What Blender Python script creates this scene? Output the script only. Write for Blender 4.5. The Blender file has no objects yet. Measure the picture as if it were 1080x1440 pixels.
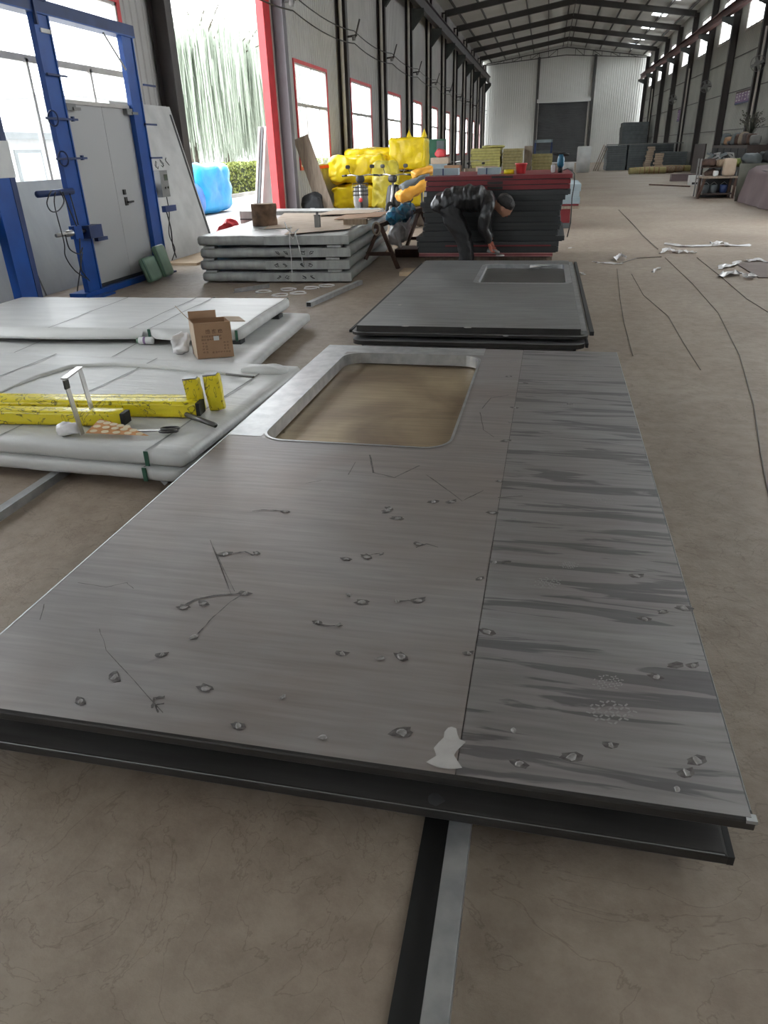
import bpy, bmesh, math, random
from mathutils import Vector, Matrix, noise, Euler

# ---------------------------------------------------------------- camera
CAM_H = 1.5
PITCH, ROLL, YAW, FPX = 0.46843374, -0.02999799, -0.21554695, 1001.855
sc = bpy.context.scene
COL = sc.collection
_cy, _sy = math.cos(YAW), math.sin(YAW)
_f0 = Vector((_sy, _cy, 0)); _r0 = Vector((_cy, -_sy, 0)); _u0 = Vector((0, 0, 1))
_f = _f0 * math.cos(PITCH) - _u0 * math.sin(PITCH)
_u = _u0 * math.cos(PITCH) + _f0 * math.sin(PITCH)
_r = _r0 * math.cos(ROLL) + _u * math.sin(ROLL)
_u2 = -_r0 * math.sin(ROLL) + _u * math.cos(ROLL)
cam_data = bpy.data.cameras.new('camera')
cam = bpy.data.objects.new('camera', cam_data)
COL.objects.link(cam)
cam.matrix_world = Matrix(((_r.x, _u2.x, -_f.x, 0), (_r.y, _u2.y, -_f.y, 0), (_r.z, _u2.z, -_f.z, CAM_H), (0, 0, 0, 1)))
cam_data.sensor_fit = 'HORIZONTAL'; cam_data.sensor_width = 36.0
cam_data.lens = FPX / 1080 * 36.0
cam_data.clip_start = 0.05; cam_data.clip_end = 600
sc.camera = cam

# ---------------------------------------------------------------- light
world = bpy.data.worlds.new('overcast_sky'); sc.world = world
world.use_nodes = True
wn = world.node_tree.nodes; wl = world.node_tree.links
bg = wn['Background']; bg.inputs['Color'].default_value = (0.93, 0.97, 1.0, 1); bg.inputs['Strength'].default_value = 1.0
sc.view_settings.view_transform = 'Standard'; sc.view_settings.look = 'None'
sc.view_settings.exposure = 3.2; sc.view_settings.gamma = 1.0
sc.view_settings.use_curve_mapping = False
sc.cycles.max_bounces = 10; sc.cycles.diffuse_bounces = 7; sc.cycles.glossy_bounces = 4
sc.cycles.transparent_max_bounces = 12
sc.cycles.use_denoising = True

# ---------------------------------------------------------------- pixel to place (a ray, met with a floor height or a wall)
def _ray(x, y):
    a = (x - 540) / FPX; b = -(y - 720) / FPX
    return _r * a + _u2 * b + _f
def PZ(x, y, z=0.0):
    d = _ray(x, y); t = (z - CAM_H) / d.z
    return Vector((d.x * t, d.y * t, z))
def PX(x, y, X):
    d = _ray(x, y); t = X / d.x
    return Vector((X, d.y * t, CAM_H + d.z * t))
def PY(x, y, Y):
    d = _ray(x, y); t = Y / d.y
    return Vector((d.x * t, Y, CAM_H + d.z * t))

# ---------------------------------------------------------------- materials
def mat(name, c1, c2=None, rough=0.6, metal=0.0, scale=4.0, bump=0.0, bscale=None, stretch=None, detail=4.0, spec=None, rough2=None, contrast=(0.35, 0.65)):
    m = bpy.data.materials.new(name); m.use_nodes = True
    nt = m.node_tree; N = nt.nodes; L = nt.links
    b = N['Principled BSDF']
    b.inputs['Roughness'].default_value = rough; b.inputs['Metallic'].default_value = metal
    if spec is not None: b.inputs['Specular IOR Level'].default_value = spec
    c2 = c2 or tuple(v * 0.8 for v in c1)
    tc = N.new('ShaderNodeTexCoord'); mp = N.new('ShaderNodeMapping')
    L.new(tc.outputs['Object'], mp.inputs['Vector'])
    if stretch: mp.inputs['Scale'].default_value = stretch
    nz = N.new('ShaderNodeTexNoise'); nz.inputs['Scale'].default_value = scale; nz.inputs['Detail'].default_value = detail
    L.new(mp.outputs['Vector'], nz.inputs['Vector'])
    cr = N.new('ShaderNodeValToRGB')
    cr.color_ramp.elements[0].position = contrast[0]; cr.color_ramp.elements[1].position = contrast[1]
    cr.color_ramp.elements[0].color = (*c2, 1); cr.color_ramp.elements[1].color = (*c1, 1)
    L.new(nz.outputs['Fac'], cr.inputs['Fac']); L.new(cr.outputs['Color'], b.inputs['Base Color'])
    if rough2 is not None:
        mr = N.new('ShaderNodeMapRange'); mr.inputs['To Min'].default_value = rough2; mr.inputs['To Max'].default_value = rough
        mr.inputs['From Min'].default_value = contrast[0]; mr.inputs['From Max'].default_value = contrast[1]
        L.new(nz.outputs['Fac'], mr.inputs['Value']); L.new(mr.outputs['Result'], b.inputs['Roughness'])
    if bump:
        n2 = N.new('ShaderNodeTexNoise'); n2.inputs['Scale'].default_value = bscale or scale * 4; n2.inputs['Detail'].default_value = 5
        L.new(mp.outputs['Vector'], n2.inputs['Vector'])
        bp = N.new('ShaderNodeBump'); bp.inputs['Strength'].default_value = bump; bp.inputs['Distance'].default_value = 0.02
        L.new(n2.outputs['Fac'], bp.inputs['Height']); L.new(bp.outputs['Normal'], b.inputs['Normal'])
    return m

def glass_mat(name, tint, gloss=0.06, veil=0.0):
    m = bpy.data.materials.new(name); m.use_nodes = True
    nt = m.node_tree; N = nt.nodes; L = nt.links
    N.remove(N['Principled BSDF']); out = N['Material Output']
    t = N.new('ShaderNodeBsdfTransparent'); t.inputs['Color'].default_value = (*tint, 1)
    g = N.new('ShaderNodeBsdfGlossy'); g.inputs['Roughness'].default_value = 0.08
    mx = N.new('ShaderNodeMixShader'); mx.inputs['Fac'].default_value = gloss
    L.new(t.outputs[0], mx.inputs[1]); L.new(g.outputs[0], mx.inputs[2])
    last = mx
    if veil:
        tr = N.new('ShaderNodeBsdfTranslucent'); tr.inputs['Color'].default_value = (0.95, 0.97, 0.97, 1)
        m2 = N.new('ShaderNodeMixShader'); m2.inputs['Fac'].default_value = veil
        L.new(mx.outputs[0], m2.inputs[1]); L.new(tr.outputs[0], m2.inputs[2]); last = m2
    L.new(last.outputs[0], out.inputs['Surface'])
    return m

def floor_mat():
    m = bpy.data.materials.new('concrete_floor'); m.use_nodes = True
    nt = m.node_tree; N = nt.nodes; L = nt.links; b = N['Principled BSDF']
    tc = N.new('ShaderNodeTexCoord')
    n1 = N.new('ShaderNodeTexNoise'); n1.inputs['Scale'].default_value = 0.55; n1.inputs['Detail'].default_value = 6; n1.inputs['Distortion'].default_value = 0.6
    n2 = N.new('ShaderNodeTexNoise'); n2.inputs['Scale'].default_value = 9; n2.inputs['Detail'].default_value = 8; n2.inputs['Roughness'].default_value = 0.7
    n3 = N.new('ShaderNodeTexNoise'); n3.inputs['Scale'].default_value = 2.2; n3.inputs['Detail'].default_value = 7; n3.inputs['Distortion'].default_value = 3.5
    for n in (n1, n2, n3): L.new(tc.outputs['Object'], n.inputs['Vector'])
    r1 = N.new('ShaderNodeValToRGB'); r1.color_ramp.elements[0].position = 0.3; r1.color_ramp.elements[1].position = 0.7
    r1.color_ramp.elements[0].color = (0.265, 0.205, 0.155, 1); r1.color_ramp.elements[1].color = (0.365, 0.305, 0.245, 1)
    L.new(n1.outputs['Fac'], r1.inputs['Fac'])
    r2 = N.new('ShaderNodeValToRGB'); r2.color_ramp.elements[0].position = 0.36; r2.color_ramp.elements[1].position = 0.6
    r2.color_ramp.elements[0].color = (0.78, 0.76, 0.74, 1); r2.color_ramp.elements[1].color = (1, 1, 1, 1)
    L.new(n2.outputs['Fac'], r2.inputs['Fac'])
    r3 = N.new('ShaderNodeValToRGB'); r3.color_ramp.elements[0].position = 0.49; r3.color_ramp.elements[1].position = 0.51
    e = r3.color_ramp.elements.new(0.5); e.color = (0.72, 0.7, 0.68, 1)
    r3.color_ramp.elements[0].color = (1, 1, 1, 1); r3.color_ramp.elements[2].color = (1, 1, 1, 1)
    L.new(n3.outputs['Fac'], r3.inputs['Fac'])
    m1 = N.new('ShaderNodeMixRGB'); m1.blend_type = 'MULTIPLY'; m1.inputs['Fac'].default_value = 1
    m2 = N.new('ShaderNodeMixRGB'); m2.blend_type = 'MULTIPLY'; m2.inputs['Fac'].default_value = 0.85
    L.new(r1.outputs['Color'], m1.inputs['Color1']); L.new(r2.outputs['Color'], m1.inputs['Color2'])
    L.new(m1.outputs['Color'], m2.inputs['Color1']); L.new(r3.outputs['Color'], m2.inputs['Color2'])
    L.new(m2.outputs['Color'], b.inputs['Base Color'])
    b.inputs['Roughness'].default_value = 0.55; b.inputs['Specular IOR Level'].default_value = 0.4
    bp = N.new('ShaderNodeBump'); bp.inputs['Strength'].default_value = 0.4; bp.inputs['Distance'].default_value = 0.012
    L.new(n2.outputs['Fac'], bp.inputs['Height']); L.new(bp.outputs['Normal'], b.inputs['Normal'])
    return m

def steel_mat(name, base, brown, streak, rough=0.42, metal=0.55, band=False):
    """bare sheet steel: rolled streaks along y, rusty clouds, optional dark run marks across"""
    m = bpy.data.materials.new(name); m.use_nodes = True
    nt = m.node_tree; N = nt.nodes; L = nt.links; b = N['Principled BSDF']
    tc = N.new('ShaderNodeTexCoord')
    n1 = N.new('ShaderNodeTexNoise'); n1.inputs['Scale'].default_value = 1.3; n1.inputs['Detail'].default_value = 4; n1.inputs['Distortion'].default_value = 0.8
    L.new(tc.outputs['Object'], n1.inputs['Vector'])
    mp = N.new('ShaderNodeMapping'); mp.inputs['Scale'].default_value = (1.6, 22, 1)
    L.new(tc.outputs['Object'], mp.inputs['Vector'])
    n2 = N.new('ShaderNodeTexNoise'); n2.inputs['Scale'].default_value = 2.0; n2.inputs['Detail'].default_value = 5
    L.new(mp.outputs['Vector'], n2.inputs['Vector'])
    r1 = N.new('ShaderNodeValToRGB'); r1.color_ramp.elements[0].position = 0.38; r1.color_ramp.elements[1].position = 0.66
    r1.color_ramp.elements[0].color = (*brown, 1); r1.color_ramp.elements[1].color = (*base, 1)
    L.new(n1.outputs['Fac'], r1.inputs['Fac'])
    r2 = N.new('ShaderNodeValToRGB'); r2.color_ramp.elements[0].position = 0.3; r2.color_ramp.elements[1].position = 0.7
    r2.color_ramp.elements[0].color = (streak, streak, streak, 1); r2.color_ramp.elements[1].color = (1.12, 1.12, 1.12, 1)
    L.new(n2.outputs['Fac'], r2.inputs['Fac'])
    mx = N.new('ShaderNodeMixRGB'); mx.blend_type = 'MULTIPLY'; mx.inputs['Fac'].default_value = 1
    L.new(r1.outputs['Color'], mx.inputs['Color1']); L.new(r2.outputs['Color'], mx.inputs['Color2'])
    last = mx.outputs['Color']
    if band:
        mp3 = N.new('ShaderNodeMapping'); mp3.inputs['Scale'].default_value = (1.1, 11.0, 1)
        L.new(tc.outputs['Object'], mp3.inputs['Vector'])
        n3 = N.new('ShaderNodeTexNoise'); n3.inputs['Scale'].default_value = 1.6; n3.inputs['Detail'].default_value = 5; n3.inputs['Distortion'].default_value = 0.7
        L.new(mp3.outputs['Vector'], n3.inputs['Vector'])
        r3 = N.new('ShaderNodeValToRGB'); r3.color_ramp.elements[0].position = 0.42; r3.color_ramp.elements[1].position = 0.455
        r3.color_ramp.elements[0].color = (0.56, 0.56, 0.58, 1); r3.color_ramp.elements[1].color = (1, 1, 1, 1)
        L.new(n3.outputs['Fac'], r3.inputs['Fac'])
        m3 = N.new('ShaderNodeMixRGB'); m3.blend_type = 'MULTIPLY'; m3.inputs['Fac'].default_value = 1
        L.new(last, m3.inputs['Color1']); L.new(r3.outputs['Color'], m3.inputs['Color2']); last = m3.outputs['Color']
    L.new(last, b.inputs['Base Color'])
    b.inputs['Metallic'].default_value = metal
    rr = N.new('ShaderNodeMapRange'); rr.inputs['To Min'].default_value = rough - 0.1; rr.inputs['To Max'].default_value = rough + 0.12
    L.new(n1.outputs['Fac'], rr.inputs['Value']); L.new(rr.outputs['Result'], b.inputs['Roughness'])
    bp = N.new('ShaderNodeBump'); bp.inputs['Strength'].default_value = 0.08; bp.inputs['Distance'].default_value = 0.01
    L.new(n2.outputs['Fac'], bp.inputs['Height']); L.new(bp.outputs['Normal'], b.inputs['Normal'])
    return m

def tape_mat(name):
    """yellow packing tape with black line print"""
    m = bpy.data.materials.new(name); m.use_nodes = True
    nt = m.node_tree; N = nt.nodes; L = nt.links; b = N['Principled BSDF']
    tc = N.new('ShaderNodeTexCoord')
    v = N.new('ShaderNodeTexNoise'); v.inputs['Scale'].default_value = 8; v.inputs['Detail'].default_value = 2; v.inputs['Distortion'].default_value = 2.5
    L.new(tc.outputs['Object'], v.inputs['Vector'])
    r = N.new('ShaderNodeValToRGB'); els = r.color_ramp.elements
    els[0].position = 0.54; els[1].position = 0.60
    y = (0.75, 0.62, 0.02, 1)
    els[0].color = y; els[1].color = y
    e = els.new(0.57); e.color = (0.06, 0.05, 0.02, 1)
    L.new(v.outputs['Fac'], r.inputs['Fac']); L.new(r.outputs['Color'], b.inputs['Base Color'])
    b.inputs['Roughness'].default_value = 0.3
    n2 = N.new('ShaderNodeTexNoise'); n2.inputs['Scale'].default_value = 30
    L.new(tc.outputs['Object'], n2.inputs['Vector'])
    bp = N.new('ShaderNodeBump'); bp.inputs['Strength'].default_value = 0.4; bp.inputs['Distance'].default_value = 0.01
    L.new(n2.outputs['Fac'], bp.inputs['Height']); L.new(bp.outputs['Normal'], b.inputs['Normal'])
    return m

M = {}
M['floor'] = floor_mat()
M['clad'] = mat('grey_cladding', (0.42, 0.41, 0.395), (0.36, 0.35, 0.335), 0.5, 0.0, 0.8)
M['clad_back'] = mat('pale_cladding', (0.68, 0.68, 0.65), (0.62, 0.62, 0.59), 0.5, 0.0, 0.3)
M['clad_r'] = mat('dull_grey_green_cladding', (0.40, 0.40, 0.365), (0.34, 0.34, 0.31), 0.55, 0.0, 0.8)
M['roof'] = mat('roof_sheet', (0.68, 0.68, 0.65), (0.60, 0.60, 0.57), 0.6, 0.0, 0.5)
M['column'] = mat('dark_brown_paint', (0.058, 0.050, 0.048), (0.045, 0.038, 0.037), 0.5, 0.0, 2)
M['column_grey'] = mat('grey_violet_paint', (0.16, 0.15, 0.165), (0.13, 0.12, 0.135), 0.5, 0.0, 2)
M['beam'] = mat('dark_roof_steel', (0.07, 0.065, 0.062), (0.052, 0.049, 0.047), 0.55, 0.0, 2)
M['cranebeam'] = mat('red_brown_primer', (0.14, 0.055, 0.05), (0.09, 0.045, 0.042), 0.55, 0.0, 1)
M['corbel'] = mat('dark_green_grey_steel', (0.05, 0.055, 0.05), (0.035, 0.04, 0.037), 0.55)
M['pipe'] = mat('cream_pipe', (0.55, 0.52, 0.46), (0.48, 0.45, 0.40), 0.4)
M['redframe'] = mat('red_paint', (0.62, 0.045, 0.05), (0.50, 0.035, 0.04), 0.45)
M['alu'] = mat('white_grey_aluminium', (0.50, 0.48, 0.45), (0.42, 0.40, 0.38), 0.45, 0.1)
M['skylight'] = glass_mat('fibreglass_skylight', (0.92, 0.95, 0.93), 0.03, 0.35)
M['glass'] = glass_mat('window_glass', (0.98, 0.99, 0.99), 0.04, 0.08)
M['shutter'] = mat('dark_grey_shutter', (0.12, 0.125, 0.13), (0.10, 0.105, 0.11), 0.5, 0.2, 1)
M['ground'] = mat('outdoor_concrete', (0.42, 0.41, 0.39), (0.30, 0.29, 0.27), 0.9, 0, 0.6)
M['galv'] = mat('galvanised_steel', (0.50, 0.51, 0.51), (0.38, 0.39, 0.40), 0.38, 0.75, 14, 0.05)
M['steel_a'] = steel_mat('bare_steel_sheet', (0.31, 0.292, 0.288), (0.27, 0.235, 0.22), 0.88)
M['steel_b'] = steel_mat('bare_steel_sheet_streaked', (0.29, 0.28, 0.28), (0.25, 0.232, 0.226), 0.82, band=True)
M['steel_brown'] = steel_mat('rusty_brown_steel_sheet', (0.40, 0.31, 0.19), (0.22, 0.15, 0.09), 0.85, 0.40, 0.5)
M['steel_dark'] = steel_mat('dark_steel_sheet', (0.13, 0.125, 0.12), (0.10, 0.095, 0.09), 0.85, 0.40)
M['steel_edge'] = mat('dark_steel_edge', (0.055, 0.052, 0.05), (0.04, 0.038, 0.037), 0.4, 0.5, 6)
M['steel_grey'] = steel_mat('grey_brushed_steel', (0.30, 0.305, 0.30), (0.23, 0.23, 0.225), 0.75, 0.42)
M['rubber'] = mat('black_rubber', (0.012, 0.012, 0.012), (0.009, 0.009, 0.009), 0.6)
M['weld'] = mat('bright_weld_metal', (0.36, 0.34, 0.33), (0.20, 0.19, 0.18), 0.5, 0.3, 60)
M['scorch'] = mat('dark_scorch', (0.15, 0.135, 0.13), (0.06, 0.052, 0.05), 0.5, 0.3, 60)
M['putty'] = mat('light_grey_putty', (0.42, 0.40, 0.38), (0.36, 0.34, 0.32), 0.7, 0, 20)
M['blue'] = mat('blue_gloss_paint', (0.008, 0.072, 0.32), (0.006, 0.055, 0.25), 0.35, 0, 3)
M['bluedark'] = mat('dark_blue_paint', (0.02, 0.045, 0.15), (0.014, 0.03, 0.1), 0.45, 0, 3)
M['door_grey'] = mat('light_grey_door_coat', (0.40, 0.40, 0.40), (0.385, 0.385, 0.385), 0.45, 0, 1)
M['sheet_wall'] = mat('brushed_zinc_sheet', (0.42, 0.43, 0.42), (0.30, 0.31, 0.31), 0.45, 0.4, 3, stretch=(1, 1, 0.25), contrast=(0.25, 0.75))
M['panel_white'] = mat('scuffed_white_panel', (0.50, 0.50, 0.49), (0.40, 0.40, 0.395), 0.5, 0, 3)
M['wrap'] = mat('white_foam_wrap', (0.56, 0.56, 0.545), (0.49, 0.49, 0.48), 0.45, 0, 3, 0.25, 9, stretch=(0.6, 3, 1))
M['wrap_grey'] = mat('grey_film_wrap', (0.36, 0.37, 0.35), (0.28, 0.285, 0.27), 0.4, 0, 4, 0.3, 10, stretch=(3, 0.6, 1))
M['strap'] = mat('green_plastic_strap', (0.03, 0.12, 0.075), (0.02, 0.08, 0.05), 0.4)
M['tape'] = tape_mat('yellow_printed_tape')
M['card'] = mat('brown_cardboard', (0.37, 0.225, 0.135), (0.32, 0.19, 0.11), 0.8, 0, 5)
M['card_light'] = mat('pale_cardboard', (0.47, 0.37, 0.28), (0.40, 0.31, 0.23), 0.8, 0, 5)
M['print'] = mat('brown_print', (0.11, 0.055, 0.035), (0.10, 0.05, 0.03), 0.8)
M['ink'] = mat('black_ink', (0.04, 0.04, 0.042), (0.03, 0.03, 0.03), 0.7)
M['paper'] = mat('white_paper', (0.66, 0.66, 0.65), (0.58, 0.58, 0.58), 0.7)
M['yellowwrap'] = mat('yellow_plastic_wrap', (0.80, 0.60, 0.01), (0.62, 0.44, 0.008), 0.33, 0, 3, 1.0, 4)
M['yellowwrap2'] = mat('dull_yellow_film', (0.60, 0.50, 0.05), (0.42, 0.34, 0.04), 0.35, 0, 4, 0.6, 8)
M['bluetarp'] = mat('light_blue_tarp', (0.01, 0.34, 0.72), (0.01, 0.24, 0.60), 0.4, 0, 2, 0.5, 5)
M['darkdoor'] = mat('charcoal_door_coat', (0.040, 0.044, 0.047), (0.032, 0.036, 0.039), 0.45, 0, 2)
M['reddoor'] = mat('dark_red_door_coat', (0.22, 0.028, 0.036), (0.17, 0.022, 0.03), 0.4, 0, 2)
M['pinkfoam'] = mat('pink_edge_film', (0.45, 0.22, 0.22), (0.38, 0.17, 0.17), 0.6)
M['wood'] = mat('weathered_wood', (0.34, 0.25, 0.17), (0.21, 0.15, 0.10), 0.8, 0, 3, 0.3, stretch=(8, 8, 0.8))
M['plank'] = mat('grey_brown_plank', (0.33, 0.27, 0.21), (0.23, 0.18, 0.14), 0.8, 0, 3, 0.3, stretch=(8, 8, 0.8))
M['ply'] = mat('pale_plywood', (0.52, 0.40, 0.27), (0.44, 0.33, 0.22), 0.7, 0, 3)
M['bark'] = mat('brown_log_bark', (0.20, 0.12, 0.075), (0.09, 0.055, 0.035), 0.9, 0, 9, 0.8, 14)
M['greenroll'] = mat('sage_green_film', (0.15, 0.26, 0.18), (0.11, 0.20, 0.135), 0.35, 0, 4)
M['chrome'] = mat('bright_steel', (0.50, 0.49, 0.48), (0.40, 0.39, 0.38), 0.3, 0.85, 8)
M['sticker'] = mat('orange_brown_sticker_paper', (0.62, 0.30, 0.12), (0.52, 0.24, 0.09), 0.6)
M['cream'] = mat('cream_sticker', (0.72, 0.62, 0.42), (0.66, 0.56, 0.38), 0.6)
M['black'] = mat('black_plastic', (0.02, 0.02, 0.02), (0.015, 0.015, 0.015), 0.45)
M['floorcable'] = mat('dusty_grey_cable', (0.17, 0.145, 0.12), (0.13, 0.11, 0.095), 0.7)
M['dust'] = mat('pale_dust_print', (0.34, 0.325, 0.315), (0.28, 0.268, 0.262), 0.75, 0.1, 50)
M['seam'] = mat('grey_film_seam', (0.24, 0.24, 0.235), (0.19, 0.19, 0.185), 0.6)
M['stain'] = mat('dark_oil_bloom', (0.15, 0.145, 0.15), (0.12, 0.115, 0.12), 0.45, 0.5, 20)
M['cable'] = mat('black_cable', (0.025, 0.025, 0.025), (0.02, 0.02, 0.02), 0.5)
M['rust'] = mat('rusty_brown_steel', (0.10, 0.055, 0.04), (0.06, 0.035, 0.028), 0.75, 0.1, 8)
M['redbag'] = mat('red_woven_bag', (0.50, 0.02, 0.03), (0.38, 0.015, 0.02), 0.6)
M['film'] = mat('clear_white_film', (0.72, 0.70, 0.70), (0.60, 0.58, 0.58), 0.35, 0, 6, 0.5, 12)
M['rockwool'] = mat('yellow_rock_wool', (0.58, 0.54, 0.20), (0.46, 0.42, 0.14), 0.9, 0, 6)
M['rockwool_dull'] = mat('dull_rock_wool', (0.44, 0.38, 0.19), (0.34, 0.29, 0.13), 0.9, 0, 6)
M['slate'] = mat('slate_grey_panel', (0.115, 0.13, 0.135), (0.085, 0.10, 0.105), 0.55, 0, 3)
M['slate_gap'] = mat('dark_spacer', (0.03, 0.033, 0.036), (0.025, 0.027, 0.03), 0.7)
M['mauve'] = mat('mauve_tarpaulin', (0.155, 0.115, 0.12), (0.125, 0.09, 0.095), 0.65, 0, 2, 0.3, 4)
M['drab'] = mat('drab_green_cloth', (0.13, 0.13, 0.105), (0.085, 0.085, 0.07), 0.85, 0, 3, 0.3, 5)
M['darkbrown'] = mat('dark_brown_board', (0.05, 0.035, 0.032), (0.04, 0.028, 0.026), 0.6)
M['orange'] = mat('orange_yellow_plastic', (0.78, 0.40, 0.06), (0.62, 0.28, 0.03), 0.4, 0, 4, 0.4, 9)
M['foamroll'] = mat('white_foam_roll', (0.62, 0.63, 0.63), (0.54, 0.55, 0.55), 0.6, 0, 3, 0.2, 8)
M['tealtool'] = mat('teal_tool_body', (0.01, 0.12, 0.20), (0.008, 0.09, 0.16), 0.4)
M['bluegrey'] = mat('pale_blue_grey_box', (0.36, 0.44, 0.48), (0.30, 0.38, 0.42), 0.6)
M['yellowtape'] = mat('bright_yellow_plastic', (0.80, 0.65, 0.02), (0.70, 0.56, 0.02), 0.4)
M['redplastic'] = mat('red_plastic', (0.65, 0.06, 0.07), (0.52, 0.05, 0.055), 0.45)
M['greencab'] = mat('dark_green_cabinet', (0.02, 0.10, 0.055), (0.015, 0.075, 0.04), 0.5)
M['purple'] = mat('faded_purple_banner', (0.26, 0.17, 0.30), (0.22, 0.14, 0.26), 0.7)
M['leaf'] = mat('hedge_leaf', (0.24, 0.26, 0.06), (0.13, 0.17, 0.04), 0.7, 0, 9)
M['willow'] = mat('willow_leaf', (0.36, 0.40, 0.33), (0.27, 0.31, 0.25), 0.7, 0, 3)
M['trunk'] = mat('grey_trunk', (0.12, 0.10, 0.08), (0.08, 0.07, 0.055), 0.9)
M['build'] = mat('pale_render', (0.50, 0.50, 0.50), (0.45, 0.45, 0.45), 0.8)
M['jacket'] = mat('black_shiny_jacket', (0.016, 0.015, 0.016), (0.011, 0.011, 0.012), 0.32, 0, 6, 0.9, 10, stretch=(3, 0.6, 0.6))
M['trouser'] = mat('black_trousers', (0.017, 0.017, 0.019), (0.012, 0.012, 0.014), 0.6, 0, 6, 0.4, 14)
M['skin'] = mat('skin', (0.42, 0.22, 0.15), (0.36, 0.18, 0.12), 0.5)
M['hair'] = mat('black_hair', (0.012, 0.010, 0.010), (0.008, 0.007, 0.007), 0.5, 0, 30, 0.6, 60)
M['glove'] = mat('orange_pink_glove', (0.55, 0.17, 0.11), (0.42, 0.12, 0.08), 0.7)
M['shoe'] = mat('dark_shoe', (0.03, 0.028, 0.026), (0.02, 0.018, 0.017), 0.6)
M['grime'] = mat('grey_plastic', (0.22, 0.22, 0.215), (0.17, 0.17, 0.165), 0.5)
M['screen'] = mat('dark_lcd', (0.09, 0.11, 0.085), (0.08, 0.10, 0.075), 0.25)

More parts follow.
